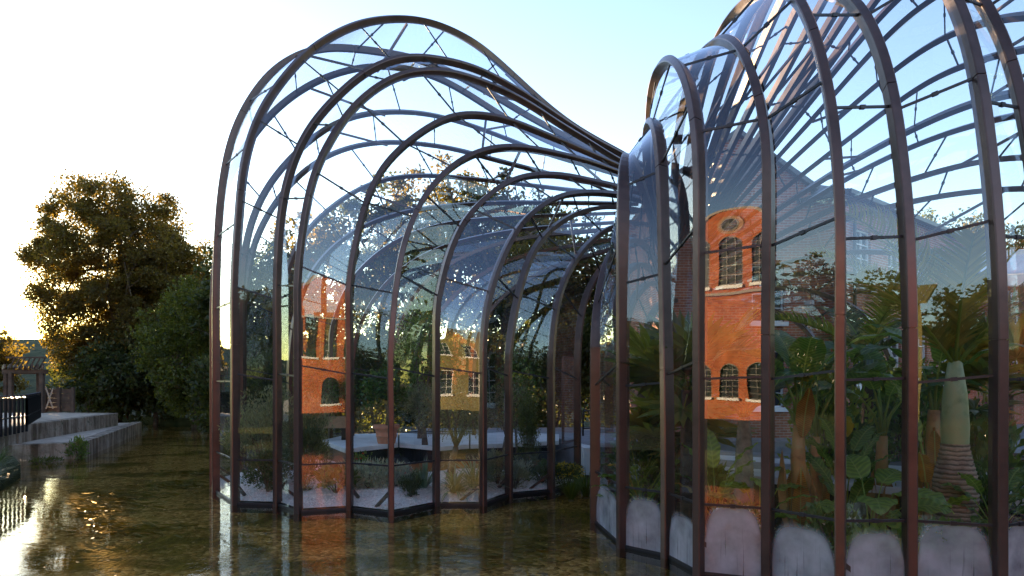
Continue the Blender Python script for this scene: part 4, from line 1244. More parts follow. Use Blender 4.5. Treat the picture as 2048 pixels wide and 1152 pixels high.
def blades(label, loc, n, length, width, m, seed, cat='plant', name='spiky_plant', spread=1.0, droop=0.5, group=None, vee=0.0, flower=None):
    r = np.random.default_rng(seed)
    t = thing(name, label, cat, loc, 0, group)
    V, F = blade_mesh(n, length, width, r, spread, droop, 5, vee)
    link('leaves', np_mesh('leaves', V, F, m, True), t)
    MB().lathe([(0.05, -0.02), (0.06, 0.02), (0.03, 0.08), (0.0, 0.1)], (0, 0, 0), 8).build('base', M['sheath'], t, True)
    return t

def big_leaf_mesh(L, W, droop, fold, seed, wav=0.03, tear=0.0):
    """broad leaf along +x, rising from the origin with a bent midrib"""
    r = np.random.default_rng(seed)
    nx, ny = 14, 3
    V = []; F = []
    el = 0.0; p = np.array([0.0, 0.0, 0.0])
    for i in range(nx + 1):
        f = i / nx
        w = W * 0.5 * (math.sin(math.pi * min(1, f * 0.94 + 0.05)) ** 0.62) * (1.0 if f < 0.55 else (1 - (f - 0.55) / 0.45) ** 0.45 * 0.9 + 0.1)
        if f == 1: w = 0.004
        for j in range(-ny, ny + 1):
            y = j / ny * w
            z = abs(y) * fold + wav * math.sin(f * 21 + abs(j) + seed) * (abs(j) / ny) - (abs(j) / ny) ** 2 * w * 0.25
            V.append(p + np.array([-math.sin(el) * z, y, math.cos(el) * z]))
        p = p + np.array([math.cos(el), 0, math.sin(el)]) * L / nx
        el -= droop / nx * (0.4 + 1.4 * f)
    c = 2 * ny + 1
    for i in range(nx):
        for j in range(c - 1):
            if tear and r.random() < tear and (j == 0 or j == c - 2): continue
            F.append((i * c + j, i * c + j + 1, (i + 1) * c + j + 1, (i + 1) * c + j))
    return np.array(V), np.array(F)

def leafy(label, loc, specs, m, seed, cat='plant', name='broadleaf_plant', stem=None, group=None):
    """plant with separate big leaves; specs = (azimuth deg, stalk height, stalk lean, leaf length, width, pitch deg, droop, material or None)"""
    t = thing(name, label, cat, loc, 0, group)
    r = random.Random(seed)
    if stem:
        hgt, r0, r1, sm = stem
        MB().tube([Vector((0, 0, -0.05)), Vector((0.01, 0, hgt * 0.35)), Vector((-0.01, 0.01, hgt * 0.7)), Vector((0.0, 0.0, hgt))], [r0, r0 * 0.85, (r0 + r1) / 2, r1], 12).build('stem', sm, t, True)
        for k in range(5):
            a = k * 1.26 + seed
            V, F = big_leaf_mesh(hgt * r.uniform(0.45, 0.85), r0 * 1.9, r.uniform(-0.1, 0.25), -0.5, seed + k, 0.006)
            o = link('dry_sheath', np_mesh('dry_sheath', V, F, M['rustleaf'] if k % 3 == 0 else sm, True), t)
            o.location = (math.cos(a) * r0 * 0.92, math.sin(a) * r0 * 0.92, -0.02)
            o.rotation_euler = (Matrix.Rotation(a, 4, 'Z') @ Matrix.Rotation(-math.radians(r.uniform(84, 89)), 4, 'Y')).to_euler()
    for k, (az, sh, ln, L, W, pitch, droop, mm) in enumerate(specs):
        a = math.radians(az); dx, dy = math.cos(a), math.sin(a)
        z0 = (stem[0] * 0.9 if stem else 0.0)
        e = Vector((dx * ln, dy * ln, sh))
        mb = MB()
        mb.tube([Vector((0, 0, z0)), Vector((dx * ln * 0.35, dy * ln * 0.35, z0 + (sh - z0) * 0.6)), e], [0.028, 0.02, 0.012] if L > 0.7 else [0.014, 0.01, 0.007], 6)
        st = mb.build('stalk', M['limeleaf'] if not mm else mm, t, True)
        V, F = big_leaf_mesh(L, W, droop, 0.28, seed * 7 + k, 0.02, 0.05 if L > 0.9 else 0.0)
        o = link('leaf', np_mesh('leaf', V, F, mm or m, True), st)
        o.location = e
        o.rotation_euler = Matrix.Rotation(a, 3, 'Z').to_quaternion().to_matrix().to_euler() if False else (Matrix.Rotation(a, 4, 'Z') @ Matrix.Rotation(-math.radians(pitch), 4, 'Y') @ Matrix.Rotation(r.uniform(-0.4, 0.4), 4, 'X')).to_euler()
    return t

def frond_pinnate(L, seed, droop=0.9, pairs=44, ll=0.5, lw=0.028):
    r = np.random.default_rng(seed)
    R_ = [np.zeros(3)]; el = 0.0; T = []
    n = 24
    for i in range(n):
        T.append(np.array([math.cos(el), 0, math.sin(el)]))
        R_.append(R_[-1] + T[-1] * L / n); el -= droop / n * (0.3 + 1.4 * i / n)
    T.append(T[-1])
    V = []; F = []
    def at_(f):
        x = f * n; i = min(int(x), n - 1); return R_[i] + (R_[i + 1] - R_[i]) * (x - i), T[i]
    for k in range(pairs):
        f = 0.12 + 0.87 * k / pairs
        p, t = at_(f)
        up = np.array([-t[2], 0, t[0]])
        l = ll * (math.sin(math.pi * (0.12 + 0.82 * (k / pairs))) ** 0.6) * r.uniform(0.9, 1.05)
        for s in (-1, 1):
            d = unit(t * 0.62 + np.array([0, s, 0]) * 0.8 + up * (0.42 + r.normal() * 0.08))
            q = p; b0 = len(V); wdir = unit(np.cross(d, up + np.array([0, 0, 0.01])))
            for j in range(4):
                g = j / 3; w = lw * (0.7 + 0.6 * g - 1.25 * g * g) + 0.001
                V.append(q - wdir * w / 2); V.append(q + wdir * w / 2)
                q = q + unit(d) * l / 3; d = d + np.array([0, 0, -0.28])
            for j in range(3): F.append((b0 + 2 * j, b0 + 2 * j + 1, b0 + 2 * j + 3, b0 + 2 * j + 2))
    mb = MB(); mb.tube([Vector(x) for x in R_[::3]], list(np.linspace(0.026, 0.004, len(R_[::3]))), 6)
    return np.array(V), np.array(F), mb

def frond_fan(petiole, rad, seed, blades_=30, spread=300, droop=0.5):
    """stalk along +x, pleated round fan at its end"""
    r = np.random.default_rng(seed)
    V = []; F = []
    c = np.array([petiole, 0, 0])
    for k in range(blades_):
        a = math.radians(-spread / 2 + spread * k / (blades_ - 1))
        d = np.array([math.cos(a), math.sin(a), 0.12 + 0.05 * r.normal()])
        l = rad * (0.78 + 0.22 * math.cos(a * 0.55)) * r.uniform(0.93, 1.04)
        q = c.copy(); b0 = len(V)
        side = np.array([-math.sin(a), math.cos(a), 0.35 * (1 if k % 2 else -1)])
        for j in range(6):
            g = j / 5
            w = l * 2 * math.sin(math.radians(spread / blades_) / 2) * (min(g, 0.55) / 0.55 * 0.55) * (1 if g < 0.55 else max(0.02, 1 - (g - 0.55) / 0.45))  + 0.003
            V.append(q - side * w * 0.9); V.append(q + side * w * 0.9)
            q = q + unit(d) * l / 5
            d = d + np.array([0, 0, -droop * g * 0.45])
        for j in range(5): F.append((b0 + 2 * j, b0 + 2 * j + 1, b0 + 2 * j + 3, b0 + 2 * j + 2))
    mb = MB(); mb.tube([Vector((0, 0, 0)), Vector((petiole * 0.5, 0, 0.02)), Vector((petiole, 0, 0))], [0.016, 0.011, 0.009], 6)
    return np.array(V), np.array(F), mb

def palm(label, loc, trunk, fronds, kind, m, seed, name='palm', crownshaft=None, tm='sheath', group=None):
    """trunk = [(radius, z)...]; fronds = (azimuth, elevation, length, roll)"""
    t = thing(name, label, 'palm', loc, 0, group)
    mb = MB()
    prof = []
    for (r0, z0), (r1, z1) in zip(trunk[:-1], trunk[1:]):
        k = max(1, int((z1 - z0) / 0.045))
        for j in range(k):
            f = j / k; rr_ = r0 + (r1 - r0) * f; zz = z0 + (z1 - z0) * f
            prof += [(rr_ * 0.97, zz), (rr_ * 1.015, zz + (z1 - z0) / k * 0.7)]
    prof.append((trunk[-1][0], trunk[-1][1]))
    mb.lathe(prof, (0, 0, 0), 18).build('trunk', M[tm], t, True)
    zt = trunk[-1][1]
    if crownshaft:
        r0, r1, hh = crownshaft
        MB().lathe([(r0, zt - 0.02), (r0 * 1.04, zt + hh * 0.2), (r0 * 0.9, zt + hh * 0.6), (r1, zt + hh), (r1 * 0.3, zt + hh + 0.05)], (0, 0, 0), 18).build('crownshaft', M['crownshaft'], t, True)
        zt += hh
    for k, (az, el, L, roll) in enumerate(fronds):
        if kind == 'pinnate': V, F, st = frond_pinnate(L, seed + k, 0.8 + 0.3 * ((k * 37) % 10) / 10, ll=0.40 * L ** 0.5, lw=0.042)
        else: V, F, st = frond_fan(L * 0.5, L * 0.55, seed + k)
        fr_ = st.build('frond', M['limeleaf'], t, True)
        fr_.location = (0, 0, zt - 0.04)
        fr_.rotation_euler = (Matrix.Rotation(math.radians(az), 4, 'Z') @ Matrix.Rotation(-math.radians(el), 4, 'Y') @ Matrix.Rotation(math.radians(roll), 4, 'X')).to_euler()
        mm = m if isinstance(m, str) else m[k % len(m)]
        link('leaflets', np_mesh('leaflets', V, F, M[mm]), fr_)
    return t

def gl(px, d, f=None):
    p = at(px, d); p.z = float((f or zL)(p.x, p.y)[0]) - 0.01; return tuple(p)
def gr(px, d): return gl(px, d, zR)

# ------------------------------------------------------------------ planting in the left house
shrub('big grey-green rosemary bush behind the leftmost glass panes', gl(530, 14.0), 0.85, 1.9, M['rosemary'], 6000, 0.085, 11, wid=0.3, upright=0.45, ry=0.6)
shrub('dark low shrub at the foot of the big rosemary bush', gl(535, 13.35), 0.45, 0.75, M['darkshrub'], 2600, 0.07, 12, wid=0.35)
shrub('tall dark green shrub just right of the big rosemary bush', gl(607, 13.35), 0.42, 1.45, M['darkshrub'], 3600, 0.07, 13, wid=0.3, upright=0.6)
shrub('pale grey shrub rising behind the tall dark shrub', gl(625, 15.0), 0.55, 1.85, M['rosemary'], 3200, 0.08, 14, wid=0.3)
shrub('low fig plant with lobed pale green leaves by the glass', gl(672, 12.95), 0.36, 0.42, M['fig'], 130, 0.16, 15, wid=0.9, upright=0.3)
shrub('thin wispy dry herb between the fig and the tall dark shrub', gl(652, 13.6), 0.16, 0.8, M['darkshrub'], 260, 0.08, 16, wid=0.2, upright=0.9)
shrub('silvery lavender-like cushion in front of the terracotta pot', gl(738, 13.4), 0.52, 0.52, M['silver'], 1700, 0.12, 17, wid=0.2, upright=0.55)
shrub('light green herb beside the steel edging', gl(722, 14.4), 0.25, 0.65, M['fig'], 700, 0.06, 18, wid=0.35, upright=0.7, flower='redfl', nf=10)
shrub('silvery low cushion right of the middle post', gl(790, 13.5), 0.4, 0.42, M['silver'], 1000, 0.12, 19, wid=0.2, upright=0.55, flower='redfl', nf=8)
shrub('small upright rosemary clump at the front of the gravel', gl(822, 12.85), 0.22, 0.42, M['darkshrub'], 1300, 0.08, 20, wid=0.2, upright=0.9)
blades('green agave rosette left of the olive trunk', gl(848, 13.5), 60, 0.62, 0.05, M['agave'], 21, spread=0.95, droop=0.25)
blades('blue-green fountain-shaped yucca in front of the olive', gl(908, 13.3), 90, 0.70, 0.045, M['agave'], 22, spread=1.0, droop=0.9)
blades('taller yucca tuft right of the fountain-shaped yucca', gl(948, 13.75), 80, 0.85, 0.04, M['agave'], 23, spread=0.9, droop=0.7)
shrub('bushy grey-green shrub beside the yuccas', gl(995, 14.3), 0.42, 0.72, M['rosemary'], 2400, 0.07, 24, wid=0.35)
shrub('pale grey cushion between two posts near the conifer', gl(1035, 14.7), 0.28, 0.45, M['silver'], 900, 0.07, 25, wid=0.3)
shrub('slim columnar juniper with gold-green foliage', gl(1056, 15.0), 0.27, 1.8, M['juniper'], 4200, 0.07, 26, cat='conifer', name='juniper', wid=0.25, upright=0.75)
shrub('dark spreading shrub at the foot of the juniper', gl(1085, 14.9), 0.38, 0.42, M['darkshrub'], 1500, 0.06, 27)
shrub('small clipped round box ball near the door', gl(1092, 15.9), 0.2, 0.36, M['citrus'], 1200, 0.035, 28, wid=0.6)
shrub('low green shrub with yellow flowers beside the door', (at(1132, 15.0).x, at(1132, 15.0).y, -0.1), 0.42, 0.62, M['darkshrub'], 1400, 0.06, 29, flower='yellowfl', nf=220)
for px, d, n, L, sd, lb in ((1142, 13.6, 150, 0.62, 31, 'bright green grass tuft growing in the water by the doorway'), (1172, 13.9, 120, 0.75, 32, 'darker leaning reed tuft growing in the water against the right house')):
    blades(lb, (at(px, d).x, at(px, d).y, -0.05), n, L, 0.014, M['grass'], sd, cat='grass', name='grass_tuft', spread=0.45, droop=0.5)

def small_tree(label, loc, h, crown, m, n, leaf, seed, fork=True, name='olive_tree', bark='olivebark', lean=0.2, wid=0.28, tr=0.07):
    r = np.random.default_rng(seed)
    t = thing(name, label, 'tree', loc)
    tk = MB(); tips = []
    fz = h * 0.35
    base = [Vector((0, 0, -0.05)), Vector((lean * 0.2, 0.02, fz * 0.5)), Vector((lean * 0.5, 0.0, fz))]
    tk.tube(base, [tr * 1.25, tr * 0.95, tr * 0.85], 10)
    for k in range(6):
        a = k * 1.05 + r.uniform(-0.3, 0.3)
        e = np.array([lean * 0.6 + math.cos(a) * crown[0] * r.uniform(0.3, 0.75), math.sin(a) * crown[0] * r.uniform(0.3, 0.75), h - crown[1] * r.uniform(0.3, 1.2)])
        mid = (np.array(base[2]) + e) / 2 + r.normal(size=3) * 0.05
        tk.tube([base[2], Vector(mid), Vector(e)], [tr * 0.55, tr * 0.35, tr * 0.1], 7, False)
        for q in range(3):
            e2 = e + r.normal(size=3) * crown[0] * 0.35
            tk.tube([Vector(mid + (e - mid) * r.uniform(0.2, 0.9)), Vector(e2)], [tr * 0.18, tr * 0.05], 5, False); tips.append(e2)
        tips.append(e)
    tk.build('trunk', M[bark], t, True)
    cl = in_ball(30, r) * np.array([crown[0], crown[0], crown[1]]) + np.array([lean * 0.6, 0, h - crown[1]])
    E = np.vstack([np.array(tips), cl])
    idx = r.integers(0, len(E), n)
    C = E[idx] + in_ball(n, r) * np.array([crown[0], crown[0], crown[1]]) * 0.38
    D = unit(C - np.array([lean * 0.6, 0, h - crown[1]])) + r.normal(size=(n, 3)) * 0.6
    V, F = leaf_cards(C, D, leaf, leaf * wid, r)
    link('crown', np_mesh('crown', V, F, m), t)
    return t
small_tree('gnarled forked olive tree with silvery crown in the middle of the gravel', gl(898, 14.6), 1.95, (0.78, 0.52), M['olive'], 4200, 0.075, 41, lean=0.3)
ot = at(850, 17.0, 0.76)
small_tree('smaller round-headed olive tree standing on the pale path', tuple(ot), 1.45, (0.55, 0.42), M['olive'], 2600, 0.07, 42, lean=-0.1)
# potted citrus
pc = thing('potted_citrus', 'citrus tree in a ribbed terracotta pot on the pale path', 'potted tree', tuple(at(773, 17.35, 0.755)))
MB().lathe([(0.0, 0.0), (0.215, 0.0), (0.225, 0.03), (0.255, 0.17), (0.265, 0.175), (0.265, 0.20), (0.258, 0.205), (0.285, 0.36), (0.325, 0.375), (0.335, 0.40), (0.335, 0.46), (0.32, 0.475), (0.295, 0.47), (0.285, 0.42)], (0, 0, 0), 28).build('pot', M['cotta'], pc, True)
MB().lathe([(0.29, 0.425), (0.0, 0.44)], (0, 0, 0), 20).build('soil', M['soil'], pc)
r_ = np.random.default_rng(51)
tk = MB(); tk.tube([Vector((0, 0, 0.4)), Vector((0.02, 0, 0.75)), Vector((-0.01, 0.01, 1.15)), Vector((0.02, 0, 1.6))], [0.035, 0.03, 0.024, 0.01], 8)
tips = []
for k in range(12):
    e = np.array([0, 0, 1.35]) + in_ball(1, r_)[0] * np.array([0.62, 0.55, 0.55]); tk.tube([Vector((0.0, 0, r_.uniform(0.8, 1.3))), Vector(e)], [0.014, 0.004], 5, False); tips.append(e)
tk.build('trunk', M['olivebark'], pc, True)
cl = np.vstack([np.array(tips), in_ball(16, r_) * np.array([0.7, 0.6, 0.55]) + np.array([0, 0, 1.42])])
idx = r_.integers(0, len(cl), 1500)
C = cl[idx] + in_ball(1500, r_) * 0.22
V, F = leaf_cards(C, r_.normal(size=(1500, 3)) + np.array([0, 0, -0.1]), 0.115, 0.06, r_)
link('crown', np_mesh('crown', V, F, M['citrus']), pc)
small_tree('leafy lemon tree at the back of the left house, above the bench', tuple(at(640, 18.9, 0.2)), 2.9, (0.75, 0.8), M['citrus'], 2200, 0.11, 43, name='lemon_tree', wid=0.5)
small_tree('tall thin lemon tree with yellow-green leaves behind the smaller olive', tuple(at(838, 18.9, 0.2)), 4.2, (0.7, 1.25), M['fig'], 1700, 0.12, 44, name='lemon_tree', wid=0.5, lean=0.1)
small_tree('thin sapling with loose leaves behind the juniper', tuple(at(1035, 16.4, 0.2)), 2.9, (0.55, 0.9), M['citrus'], 600, 0.09, 45, name='sapling', wid=0.5, lean=-0.1, tr=0.03)
small_tree('bare-stemmed olive standing near the door behind the conifer', tuple(at(1005, 16.6, 0.2)), 2.2, (0.6, 0.6), M['olive'], 1300, 0.08, 46)

# ------------------------------------------------------------------ planting in the right house
bz = gr(1910, 9.0)
palm('bottle palm with swollen ringed trunk and green crownshaft', bz, [(0.27, -0.05), (0.235, 0.10), (0.255, 0.35), (0.275, 0.55), (0.255, 0.85), (0.205, 1.05), (0.17, 1.22), (0.155, 1.3)],
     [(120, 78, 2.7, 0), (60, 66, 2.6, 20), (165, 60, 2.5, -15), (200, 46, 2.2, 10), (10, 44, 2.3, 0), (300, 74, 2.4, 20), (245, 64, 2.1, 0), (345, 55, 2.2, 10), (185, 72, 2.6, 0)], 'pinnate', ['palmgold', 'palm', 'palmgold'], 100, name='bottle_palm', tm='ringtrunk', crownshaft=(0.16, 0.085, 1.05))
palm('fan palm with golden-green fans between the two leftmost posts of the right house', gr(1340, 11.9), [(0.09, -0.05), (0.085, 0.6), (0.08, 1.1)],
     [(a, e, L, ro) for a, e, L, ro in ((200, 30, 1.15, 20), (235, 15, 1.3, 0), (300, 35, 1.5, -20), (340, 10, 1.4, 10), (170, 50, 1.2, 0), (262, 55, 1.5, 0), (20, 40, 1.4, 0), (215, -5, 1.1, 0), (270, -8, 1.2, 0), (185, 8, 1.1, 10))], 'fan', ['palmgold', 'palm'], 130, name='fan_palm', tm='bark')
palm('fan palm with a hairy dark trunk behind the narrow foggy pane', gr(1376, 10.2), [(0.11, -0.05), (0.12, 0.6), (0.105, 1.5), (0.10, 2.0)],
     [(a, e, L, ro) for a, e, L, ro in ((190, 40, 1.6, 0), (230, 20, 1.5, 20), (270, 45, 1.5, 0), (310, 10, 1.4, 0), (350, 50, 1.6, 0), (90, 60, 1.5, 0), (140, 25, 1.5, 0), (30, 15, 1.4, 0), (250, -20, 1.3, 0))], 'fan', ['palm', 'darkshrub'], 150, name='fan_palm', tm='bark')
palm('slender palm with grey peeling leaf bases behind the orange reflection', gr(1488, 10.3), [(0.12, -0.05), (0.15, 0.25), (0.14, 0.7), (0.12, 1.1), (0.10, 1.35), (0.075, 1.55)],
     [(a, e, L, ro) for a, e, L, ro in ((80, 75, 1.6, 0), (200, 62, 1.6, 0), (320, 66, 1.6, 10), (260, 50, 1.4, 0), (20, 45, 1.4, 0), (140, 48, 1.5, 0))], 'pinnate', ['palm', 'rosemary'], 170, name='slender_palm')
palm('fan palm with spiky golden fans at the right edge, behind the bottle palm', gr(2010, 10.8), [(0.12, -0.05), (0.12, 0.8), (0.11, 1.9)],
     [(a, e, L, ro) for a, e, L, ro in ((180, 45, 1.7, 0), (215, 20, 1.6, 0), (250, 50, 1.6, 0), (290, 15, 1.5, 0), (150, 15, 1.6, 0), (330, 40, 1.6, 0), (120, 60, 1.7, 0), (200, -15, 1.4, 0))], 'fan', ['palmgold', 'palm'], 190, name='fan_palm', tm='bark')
palm('tall feathery palm behind the bananas in the right house', gr(1735, 12.4), [(0.11, -0.05), (0.10, 1.0), (0.09, 2.6)],
     [(a, e, L, ro) for a, e, L, ro in ((180, 35, 2.1, 0), (220, 20, 2.0, 0), (260, 45, 2.0, 0), (300, 25, 2.0, 0), (340, 35, 2.0, 0), (90, 50, 2.0, 0), (140, 40, 2.0, 0), (30, 40, 2.0, 0))], 'pinnate', ['palm', 'darkshrub'], 210, name='feather_palm', tm='bark')

leafy('banana plant with orange-brown stem and one rust-yellow rolled leaf', gr(1598, 9.3), [
    (200, 2.15, 0.25, 1.25, 0.5, 45, 1.6, None), (340, 2.2, 0.22, 1.3, 0.52, 52, 1.5, None), (265, 2.1, 0.12, 1.0, 0.45, 62, 1.3, None), (90, 2.3, 0.2, 1.3, 0.5, 55, 1.4, None), (30, 2.2, 0.25, 1.2, 0.48, 40, 1.5, None),
    (270, 1.35, 0.12, 0.75, 0.24, 78, 0.6, M['rustleaf']), (150, 1.9, 0.3, 1.1, 0.45, 30, 1.8, None)], M['banana'], 61, name='banana_plant', stem=(1.5, 0.125, 0.075, M['pstem']))
leafy('second thinner banana plant close behind the orange-stemmed one', gr(1632, 9.7), [
    (350, 2.0, 0.25, 1.2, 0.45, 45, 1.6, None), (300, 1.9, 0.25, 1.1, 0.42, 40, 1.5, None), (60, 2.1, 0.2, 1.2, 0.45, 60, 1.4, None), (230, 2.0, 0.3, 1.1, 0.42, 35, 1.7, None)], M['banana'], 62, name='banana_plant', stem=(1.3, 0.09, 0.06, M['pstem']))
leafy('bird-of-paradise clump with upright paddle leaves beside the slender palm', gr(1432, 9.3), [
    (100, 0.95, 0.08, 0.6, 0.26, 80, 0.5, None), (200, 0.85, 0.16, 0.6, 0.26, 65, 0.7, None), (320, 0.9, 0.18, 0.58, 0.25, 62, 0.7, None), (280, 0.55, 0.15, 0.5, 0.2, 60, 0.7, None), (20, 0.7, 0.2, 0.55, 0.22, 55, 0.8, None), (170, 0.5, 0.2, 0.45, 0.2, 50, 0.8, M['yellowleaf'])], M['earleaf'], 63, name='bird_of_paradise')
leafy('elephant-ear plant with broad pale leaves between two posts left of the bottle palm', gr(1740, 8.35), [
    (250, 0.72, 0.25, 0.62, 0.42, 12, 1.0, None), (300, 0.78, 0.3, 0.66, 0.42, 15, 1.0, None), (200, 0.62, 0.32, 0.55, 0.38, 10, 1.0, None), (340, 0.6, 0.35, 0.58, 0.38, 12, 0.9, None), (90, 0.9, 0.2, 0.6, 0.4, 40, 0.9, None), (150, 0.5, 0.3, 0.5, 0.32, 20, 1.0, None), (30, 0.85, 0.25, 0.55, 0.38, 30, 1.0, None), (270, 0.4, 0.2, 0.45, 0.3, 25, 1.0, M['limeleaf'])], M['earleaf'], 64, name='elephant_ear')
leafy('banana plant with arching dark leaves behind the elephant-ear', gr(1765, 10.3), [
    (180, 1.9, 0.35, 1.3, 0.48, 25, 1.6, None), (220, 2.0, 0.3, 1.2, 0.46, 40, 1.6, None), (330, 1.9, 0.3, 1.2, 0.48, 35, 1.6, None), (270, 1.9, 0.2, 1.1, 0.44, 50, 1.5, None), (80, 2.1, 0.2, 1.2, 0.46, 60, 1.3, None), (20, 1.8, 0.3, 1.2, 0.46, 30, 1.6, None)], M['banana'], 65, name='banana_plant', stem=(1.3, 0.11, 0.07, M['pstem']))
leafy('banana plant with torn pale leaves directly behind the bottle palm', gr(1868, 10.0), [
    (200, 2.3, 0.3, 1.2, 0.5, 40, 1.6, None), (260, 2.4, 0.2, 1.1, 0.48, 62, 1.3, None), (320, 2.3, 0.3, 1.2, 0.5, 40, 1.6, None), (120, 2.4, 0.2, 1.2, 0.5, 60, 1.3, None), (240, 1.4, 0.15, 0.8, 0.2, -50, 0.5, M['rustleaf'])], M['banana'], 66, name='banana_plant', stem=(1.7, 0.12, 0.08, M['pstem']))
leafy('philodendron with glossy leaves low behind the second foggy pane', gr(1285, 10.4), [
    (a, 0.35 + 0.13 * (k % 5), 0.3, 0.5, 0.24, 20 + 9 * (k % 4), 0.9, M['yellowleaf'] if k == 3 else None) for k, a in enumerate(range(150, 400, 22))], M['paddle'], 67, name='philodendron')
leafy('glossy broad-leaved plant low behind the leftmost pane of the right house', gr(1277, 11.5), [
    (a, 0.45 + 0.16 * (k % 5), 0.3, 0.5, 0.2, 25 + 9 * (k % 4), 0.9, None) for k, a in enumerate(range(140, 400, 24))], M['paddle'], 68, name='philodendron')
leafy('broad-leaved ginger between the bottle palm and the right edge', gr(1990, 8.6), [
    (a, 0.35 + 0.12 * (k % 4), 0.22, 0.45, 0.22, 25 + 10 * (k % 4), 0.9, None) for k, a in enumerate(range(120, 420, 24))], M['paddle'], 69, name='ginger_plant')
leafy('young plantain with a brown dying leaf right beside the bottle palm trunk', gr(1855, 8.7), [
    (110, 1.3, 0.1, 0.9, 0.3, 75, 0.6, None), (230, 0.8, 0.12, 0.6, 0.22, 60, 0.7, M['rustleaf']), (300, 0.5, 0.2, 0.45, 0.22, 40, 0.8, None), (200, 0.35, 0.25, 0.42, 0.24, 20, 0.8, None)], M['earleaf'], 70, name='banana_plant', stem=(0.7, 0.06, 0.04, M['pstem']))
shrub('lime-green leafy shrub high behind the bananas', gr(1648, 11.6), 0.7, 2.6, M['limeleaf'], 1500, 0.16, 71, wid=0.5, upright=0.25)
shrub('dark glossy shrub under the feathery palm', gr(1712, 11.3), 0.5, 1.3, M['tropic'], 800, 0.17, 72, wid=0.5, upright=0.25, flower='whitefl', nf=30)
shrub('low busy lizzie with white flowers behind the foggy pane', gr(1480, 8.7), 0.42, 0.55, M['tropic'], 1100, 0.08, 73, wid=0.5, flower='whitefl', nf=42)
shrub('low mixed greenery with white flowers right of the banana stem', gr(1665, 8.2), 0.35, 0.6, M['tropic'], 700, 0.11, 74, wid=0.5, flower='whitefl', nf=20)
shrub('fern-like crinkled green shrub at the foot of the bottle palm', gr(1978, 9.4), 0.5, 0.85, M['citrus'], 1500, 0.1, 75, wid=0.4, upright=0.3)
shrub('flowering shrub with magenta blooms far behind the bottle palm', gr(1935, 12.0), 0.5, 2.1, M['palmgold'], 900, 0.16, 76, wid=0.4, flower='magenta', nf=12)
shrub('dense dark greenery along the left glass of the right house', gr(1310, 11.9), 0.55, 1.3, M['tropic'], 1500, 0.15, 77, wid=0.4, upright=0.3)
shrub('dense green undergrowth between the fan palm trunk and the slender palm', gr(1400, 11.0), 0.4, 0.8, M['tropic'], 1200, 0.15, 78, wid=0.4, upright=0.3)
shrub('low leafy ground plant in front of the elephant-ear', gr(1760, 7.75), 0.35, 0.42, M['limeleaf'], 360, 0.15, 80, wid=0.7, upright=0.2)
shrub('low leafy plant with white blooms in front of the bottle palm', gr(1880, 7.75), 0.36, 0.45, M['tropic'], 420, 0.14, 81, wid=0.7, upright=0.2, flower='whitefl', nf=26)
shrub('tall leafy climber at the far right beyond the path', gr(1800, 13.5), 0.8, 2.3, M['tropic'], 1500, 0.18, 82, wid=0.5, upright=0.2)
shrub('leafy laurel by the far glass on the right', gr(1850, 14.0), 0.8, 2.0, M['citrus'], 1600, 0.16, 83, wid=0.45, upright=0.2)

# ------------------------------------------------------------------ river bank plants
def tz(px, top_y, d): return EYE + (765 - top_y) / FPX * d
shrub('clump of fern and weed growing from the terrace ledge', (at(158, 20.6).x, at(158, 20.6).y, -0.02), 0.26, 0.62, M['fig'], 420, 0.11, 90, wid=0.35)
shrub('low mossy weed along the foot of the ledge', (at(88, 19.6).x, at(88, 19.6).y, -0.05), 0.4, 0.16, M['tree_green'], 260, 0.09, 91, wid=0.3)
for k, (px, d, n, L) in enumerate(((6, 16.0, 220, 0.95), (24, 17.2, 200, 0.85), (2, 14.2, 180, 0.7))):
    blades(('tall bank grass at the left edge nearest the ledge', 'bank grass tuft just right of the tallest grass', 'low bank grass at the extreme left, nearest the viewer')[k], (at(px, d).x - 0.35, at(px, d).y, 0.1), n, L, 0.016, M['grass'], 92 + k, cat='grass', name='grass_tuft', spread=0.7, droop=0.9)

# ------------------------------------------------------------------ trees
G = 'trees along the far bank'
def bt(label, px, d, top, cr, m, n, leaf, seed, cbf=0.18, lean=0.0, name='tree', gz=0.3):
    h = tz(px, top, d) - gz
    p = at(px, d)
    return tree(label, (p.x, p.y, gz), h, cr, h * cbf, M[m], n, leaf, seed, G, lean, name)
bt('great alder against the low sun on the left, tallest tree there', 230, 40.0, 325, 4.95, 'tree_big', 95000, 0.175, 201, 0.04)
bt('bushy green willow overhanging the river just left of the glass house', 392, 34.0, 535, 2.9, 'tree_green', 30000, 0.16, 202, 0.02, gz=0.0)
bt('low tree behind the pergola at the left edge', -30, 44.0, 640, 2.4, 'tree_big', 7000, 0.24, 206, 0.02)
bt('broad alder filling the gap between the great alder and the willow', 338, 43.0, 440, 3.9, 'tree_big', 40000, 0.18, 207, 0.03)
bt('dark thicket tree over the water below the great alder', 310, 37.5, 690, 3.2, 'tree_dark', 11000, 0.24, 204, 0.0, gz=0.0)
bt('dark thicket tree between the pergola fence and the river', 222, 37.0, 690, 2.3, 'tree_dark', 9000, 0.24, 205, 0.0)
